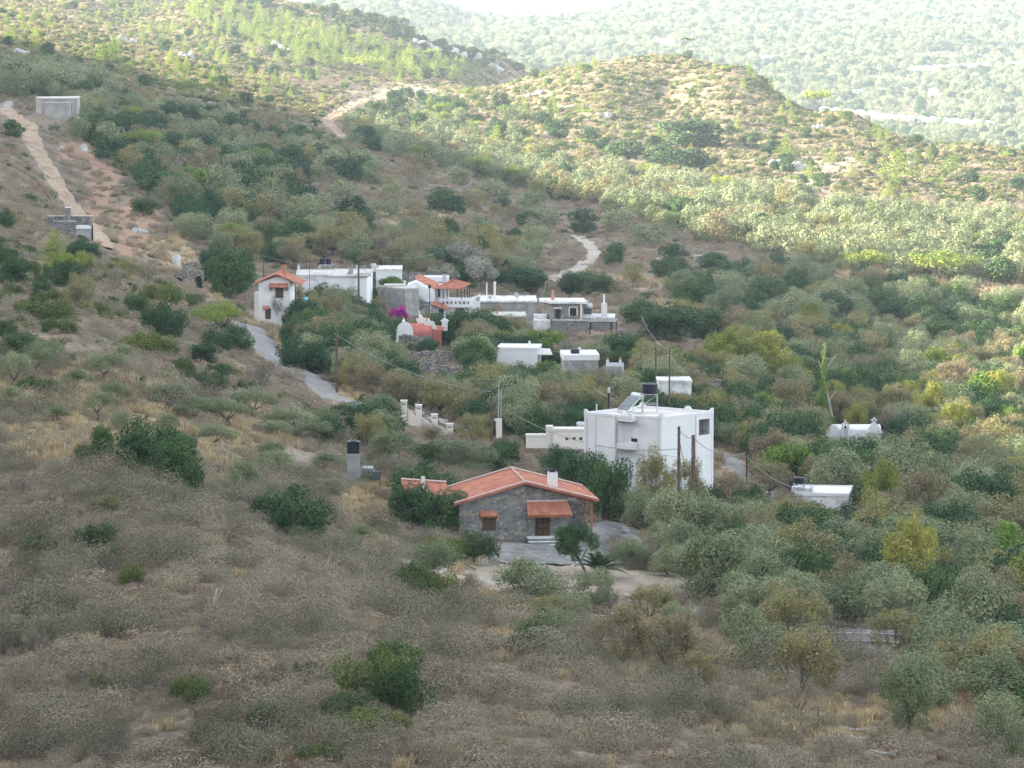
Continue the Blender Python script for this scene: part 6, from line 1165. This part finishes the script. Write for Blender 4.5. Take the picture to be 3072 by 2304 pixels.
p=at(2069,178); o=bpy.data.objects.new('crest_pine',None); C.objects.link(o); o.location=p; tag(o,'lone flat topped pine with bare pale trunk on the crest of the sunlit hill','pine tree'); b=MB(); b.tube([(0,0,-1),(-.3,0,3.5),(-1.0,0,8.2)],[.3,.24,.14],6).tube([(-.7,0,6),(-2.4,0,7.2)],[.12,.05],5).tube([(-1,0,8),(-3.4,0,8.6)],[.1,.05],5).tube([(-1,0,8),(1.2,0,8.9)],[.1,.05],5); b.build('trunk',M['barkp'],o)
cl=[(-3.4+i*.8,(i%2)*.6,8.7+.35*math.sin(i),.75) for i in range(7)]+[(-3.3,0,6.0,.6),(-2.8,0,7.2,.5)]; link('crown',leafmesh('crown',crown(cl,1500,.5,.45,.6,.3,.3,521,.5),'pine_needle'),o)
p=at(1197,985); V,Fc,t_,s_=crown(ell(10,1.5,1.2,1.2,1.5,.6,531,-.5),2600,.2,.8,.6,.3,.3,532); o=link('bougainvillea',leafmesh('bougainvillea',(V,Fc,t_,s_),'bougainvillea')); o.location=p+Vector((0,0,.6)); tag(o,'bright magenta bougainvillea left of the red chapel','bush')
for (u,v,w_,lb) in ((1335,905,120,'pale silvery olive crown behind the terrace house'),(1385,850,150,'tall dusty silver tree above the terrace house chimney'),(1440,880,120,'dusty silver tree right of the brown pole')):
    p=at(u,v-10); cr=crown(ell(18,1.9,1.7,1.5,2.2,.7,541+u,-.5),4200,.22,.5,.6,.3,.3,542+u); o=bpy.data.objects.new('silver_tree',None); C.objects.link(o); link('crown',leafmesh('crown',cr,'silver_leaf'),o); link('trunk',LIB['olive'][0][1],o); o.location=p; s=w_*p.y/F/4.6; o.scale=(s,s,s); tag(o,lb,'tree')
# rocks and outcrops: boulders one can point to
RK=[rockmesh(300+i,3,.42) for i in range(5)]
for (u,v,w_,h_,n_,lb) in [(632,590,60,40,3,'pair of grey split boulders among dark trees on the left slope'),(248,453,45,28,1,'single rounded pale boulder right of the dirt road'),(185,452,30,20,1,'smaller rounded stone just left of the single pale boulder'),(22,322,40,26,1,'white boulder at the top end of the dirt road'),(525,795,55,45,1,'large grey boulder above the arched ruin'),(2370,505,120,50,6,'white craggy outcrop in the middle of the sunlit slope'),(2390,590,110,30,6,'line of pale rocks below the white craggy outcrop'),(2470,640,90,34,6,'slanting pale rock band at the foot of the sunlit hill'),(1810,350,60,36,3,'pale rocks on the left face of the rounded hill'),(1715,320,40,30,2,'bright rock pair left of the rounded hill face'),(1290,150,120,60,5,'large pale crag on the shaded back ridge'),(1370,170,110,50,5,'tumbled grey crags right of the large crag'),(1470,200,90,40,4,'small crags at the right end of the back ridge'),(850,150,70,28,3,'grey outcrop among the pines on the upper slope'),(550,170,60,24,3,'bright white rocks on the upper left hillside'),(380,120,60,20,3,'row of small white rocks high on the left hillside'),(30,215,80,60,4,'grey cliff at the left edge above the reservoir'),(60,160,60,50,3,'upper grey cliff block at the left edge'),(2450,385,40,30,2,'bright rock under the leaning crest pine'),(2720,500,50,40,2,'grey rock tooth on the right slope'),(2790,470,50,24,2,'pale rocks near the right hand crest'),(1600,290,60,30,3,'bright rock heap on the saddle left of the rounded hill'),(275,335,50,20,3,'broken slabs right of the concrete reservoir'),(270,1480,90,26,0,'heap of broken pale stones in the grey scrub'),(40,1690,120,90,0,'scree of pale stones at the left edge'),(1160,1900,50,110,0,'narrow trickle of pale stones in the scrub'),(420,700,50,30,2,'pale stone below the red bank'),(590,850,20,14,1,'small white stone left of the big evergreen'),(100,925,50,16,2,'pale low stones on the left scrub slope'),(2050,690,30,12,1,'pale stone at the edge of the olive fields'),(3050,1700,50,40,3,'pale rocks at the right edge below the pole')]:
    p=at(u,v); k_=p.y/F; o=bpy.data.objects.new('rock_outcrop' if n_!=1 else 'boulder',None) if n_!=1 else link('boulder',random.choice(RK)); 
    if n_!=1: C.objects.link(o)
    o.location=p; tag(o,lb,'rock'); W_,H_=w_*k_,h_*k_
    if n_==1: o.scale=(W_,W_*.8,H_*1.5); o.rotation_euler=(0,0,random.uniform(0,3)); continue
    m_=n_*2 or 60; bm_V=[];bm_F=[]; off=0
    for i in range(m_):
        me_=random.choice(RK if n_ else [x.data for x in LR.objects]); s=(W_/max(1,n_**.6)*random.uniform(.45,.95)) if n_ else random.uniform(.2,.55)
        x=random.uniform(-.42,.42)*W_; y=random.uniform(-.3,.3)*(W_ if n_ else H_/ .14); sz_=min(s,H_*1.1)*random.uniform(.7,1.3) if n_ else s*.6
        A_=random.uniform(0,6.28); z=hgt(p.x+x,p.y+y)-p.z; co=np.array([v_.co[:] for v_ in me_.vertices]); R2_=np.array([[math.cos(A_),-math.sin(A_)],[math.sin(A_),math.cos(A_)]]); co[:,:2]=co[:,:2]@R2_; co=co*np.array([s,s*.8,sz_])+np.array([x,y,z+sz_*.12]); bm_V+=co.tolist(); bm_F+=[tuple(a+off for a in f_.vertices) for f_ in me_.polygons]; off=len(bm_V)
    link('rocks',mk('rocks',bm_V,bm_F,M['rock']),o)
# dead wood
p=at(640,1835); b=MB(); b.tube([(0,0,-.2),(.05,0,.6),(.25,0,1.5)],[.22,.17,.06],6).tube([(-.15,0,-.2),(-.3,0,.9)],[.14,.05],5).tube([(.1,0,.7),(.7,.1,1.6)],[.08,.02],4).tube([(.1,0,.3),(1.3,0,.5),(1.7,.1,.9)],[.07,.05,.02],4); o=b.build('dead_stump',M['barkp']); o.location=p; tag(o,'grey dead tree stump with broken branches in the foreground scrub','stump')
for (u,v,L_,a_,lb) in ((2530,2200,2.6,-.3,'pale fallen log at the foot of the lower right shrubs'),(2560,2225,1.8,-.5,'shorter fallen log below the pale fallen log'),(2060,2150,2.2,-.2,'dead branches lying under the bare bushes'),(1960,1822,2.0,-.35,'pile of pale cut branches below the yard track'),(2620,2270,1.8,-.2,'weathered log at the bottom right')):
    p=at(u,v); b=MB()
    for i in range(7): x=random.uniform(-.3,.3)*L_; t_=random.uniform(.04,.09); b.tube([(x-L_*.4,random.uniform(-.3,.3),.2+random.uniform(0,.2)),(x+L_*.1,random.uniform(-.2,.2),.25),(x+L_*.5,random.uniform(-.4,.4),.15+random.uniform(-.1,.3))],[t_,t_*.8,t_*.4],5)
    o=b.build('dead_branches',M['barkp']); o.location=p; o.rotation_euler=(0,0,a_); tag(o,lb,'dead wood')
# scree and stones beside the yard
NB=np.random.default_rng(5)
def scr(name,coll,D0,D1,dens,smin,smax,fn,poly=None,flat=1.0,sink=0.05):
    X,Y,Z,U,V=field(D0,D1,dens,poly); p=fn(X,Y,U,V); k=(rng.uniform(0,1,len(X))<p)&offroad(X,Y,0.2)&offfoot(X,Y,0.3); X,Y,Z=X[k],Y[k],Z[k]
    s=rng.uniform(smin,smax,len(X))*(1+0.35*rng.normal(0,1,len(X))).clip(.5,1.8)
    P=np.stack([X,Y,Z-sink*s],-1); print(name,len(P)); return scatter(name,coll,P,np.stack([s,s,s*flat],-1))
def bare(U,V): return np.maximum(np.maximum(pm('straw',U,V)*0.85,pm('bare',U,V)*0.9),np.maximum(pm('red',U,V)*.8,pm('pale',U,V)))
cl1=lambda X,Y: 0.5+0.5*np.clip(fbm(X,Y,22,3),-1,1)
scr('grey_scrub',LC,195,460,.34,.9,1.9,lambda X,Y,U,V:(1-bare(U,V))*(0.25+0.95*cl1(X,Y)))
scr('tall_grey_scrub',LS,195,450,.13,.55,1.6,lambda X,Y,U,V:(1-bare(U,V))*np.clip(1.7*cl1(X*.6,Y*.6)-.25,0.05,1),sink=.08)
scr('low_grey_scrub',LC,195,420,.6,.35,.8,lambda X,Y,U,V:(1-bare(U,V)*.9)*0.9)
scr('brown_scrub',LB,195,460,.75,.7,1.4,lambda X,Y,U,V:np.clip(1-bare(U,V),0.06,1)*np.clip(1.9*(0.5+0.5*np.clip(fbm(X,Y,30,20),-1,1))-0.85,0.02,1))
scr('middle_scrub',LC,460,1350,.11,1.0,2.0,lambda X,Y,U,V:(1-bare(U,V)*.9)*(0.2+0.8*cl1(X,Y)))
scr('middle_brown_scrub',LB,460,1350,.07,1.2,2.4,lambda X,Y,U,V:(1-bare(U,V)*.85)*(1.1-0.8*cl1(X,Y)))
scr('middle_green_scrub',LG,430,1350,.022,.9,2.1,lambda X,Y,U,V:(1-bare(U,V)*.95)*np.clip(1.6*(0.5+0.5*np.clip(fbm(X,Y,70,12),-1,1))-0.3,0,1))
scr('hill_brown_scrub',LH,1350,2700,.06,1.4,2.7,lambda X,Y,U,V:(1-bare(U,V)*.9))
scr('hill_green_scrub',LG,1350,2700,.05,1.2,2.8,lambda X,Y,U,V:(1-bare(U,V)*.95)*(0.35+0.65*cl1(X/3,Y/3)))
scr('dry_grass',LT,420,1250,.10,.6,1.2,lambda X,Y,U,V:pm('straw',U,V),sink=0)
scr('dry_grass',LT,195,450,1.6,.3,.8,lambda X,Y,U,V:pm('straw',U,V)*np.clip(1.7*cl1(X*4,Y*4)-.3,.08,1)+.02,sink=0)
scr('gravel',LR,195,520,.8,.12,.4,lambda X,Y,U,V:pm('bare',U,V)*.7+.05,flat=.7,sink=.2)
scr('hill_rocks',LR,700,2500,.010,.7,1.7,lambda X,Y,U,V:np.clip(1.8*(0.5+0.5*np.clip(fbm(X,Y,120,5),-1,1))-.6,0.05,1),flat=.7,sink=.2)
OF=collection_of('far_olives',[m_ for m_ in LIB['olive_far']]+[LIB['ever_far'][0]])
scr('far_olive_groves',OF,2750,6400,.021,.75,1.9,lambda X,Y,U,V:np.clip(2.2*(0.5+0.5*np.clip(fbm(X,Y,420,8),-1,1))+.1,0.25,1)*np.clip(.6+1.2*(0.5+0.5*np.clip(fbm(X,Y,90,2),-1,1)),0,1),sink=.1)
# ------------------------------------------------ words that tell each plant from its neighbours
LM=[('the stone house',1600,1560),('the tall white building',1980,1400),('the concrete tank pillar',1060,1440),('the tower house',840,900),('the terrace house',1370,920),('the flat stone house',1700,930),('the red chapel',1250,1000),('the left low white house',1550,1080),('the right low white house',1745,1100),('the pillared wall',1280,1260),('the pipe pillar',1497,1270),('the whitewashed ruin',2030,1160),('the white chapel',2560,1290),('the long low white house',2460,1500),('the corrugated shed',2600,1950),('the brush shelter',2530,1850),('the concrete reservoir',160,320),('the stone terrace hut',205,670),('the arched ruin',560,830),('the concrete hut',2105,780),('the young date palm',1795,1700),('the split boulders',632,570),('the leaning field pole',1945,870),('the pale concrete pole',2560,930),('the white craggy outcrop',2370,480),('the lone crest pine',2069,170),('the large pale crag',1290,130),('the upper left rocks',550,160),('the left edge cliff',30,200),('the saddle rock heap',1600,280),('the lower right pole',2576,1700),('the right edge pole',3052,1600),('the far left stake',22,1310),('the left dirt road',150,500),('the dirt track bend',1780,770),('the sunlit dirt road',1000,370),('the grey rock tooth',2720,490),('the slanting rock band',2470,620),('the stone trickle',1160,1850),('the stone heap',270,1470),('the road bend pole',1010,1100),('the slope pole',1206,700),('the left edge scree',40,1690),('the lane lamp post',2240,1400),('the bare bushes stake',2076,2080),('the right edge rocks',3050,1690)]
ORD=['nearest','second nearest','third nearest','fourth nearest','fifth nearest','sixth nearest','seventh nearest','eighth nearest','ninth nearest','tenth nearest','eleventh nearest','twelfth nearest']+[w_+' nearest' for w_ in 'thirteenth fourteenth fifteenth sixteenth seventeenth eighteenth nineteenth twentieth twenty-first twenty-second twenty-third twenty-fourth twenty-fifth twenty-sixth twenty-seventh twenty-eighth twenty-ninth thirtieth thirty-first thirty-second thirty-third thirty-fourth thirty-fifth thirty-sixth thirty-seventh thirty-eighth thirty-ninth fortieth'.split()]
bk={}
for t in TREES:
    o,sp,x,y,w_,h_,lb=t; u,v=to_px(x,y,hgt(x,y)); u,v=float(u),float(v)-h_/2*F/y; j=min(range(len(LM)),key=lambda i:(LM[i][1]-u)**2+(1.6*(LM[i][2]-v))**2); du,dv=u-LM[j][1],(v-LM[j][2])*1.6
    dr=('right of' if du>0 else 'left of') if abs(du)>abs(dv) else ('below' if dv>0 else 'above'); bk.setdefault((sp,j,dr),[]).append((du*du+dv*dv,t))
GN={'tolive':'olive trees of the valley','olive':'olive trees of the valley','ever':'dark evergreen trees','autumn':'half bare turning shrubs','bare':'leafless grey shrubs','pine':'pointed pines','upine':'spreading pines','lent':'low green bushes','fig':'bright broadleaf trees','plane':'tall yellow-green trees'}
SHORT={'tolive':'young grey-green olive','olive':'silvery olive tree','ever':'dark evergreen tree','autumn':'brownish half bare shrub','bare':'grey leafless shrub','pine':'pointed light green pine','upine':'broad light green pine','lent':'low green bush','fig':'bright broadleaf tree','plane':'tall yellow-green tree'}
for (sp,j,dr),L in bk.items():
    L.sort(key=lambda a:a[0])
    for i,(d_,t) in enumerate(L): tag(t[0],(SHORT[sp]+' '+dr+' '+LM[j][0]+(', '+ORD[min(i,len(ORD)-1)]+' of its kind' if len(L)>1 else '')),KIND[sp][1],GN[sp])
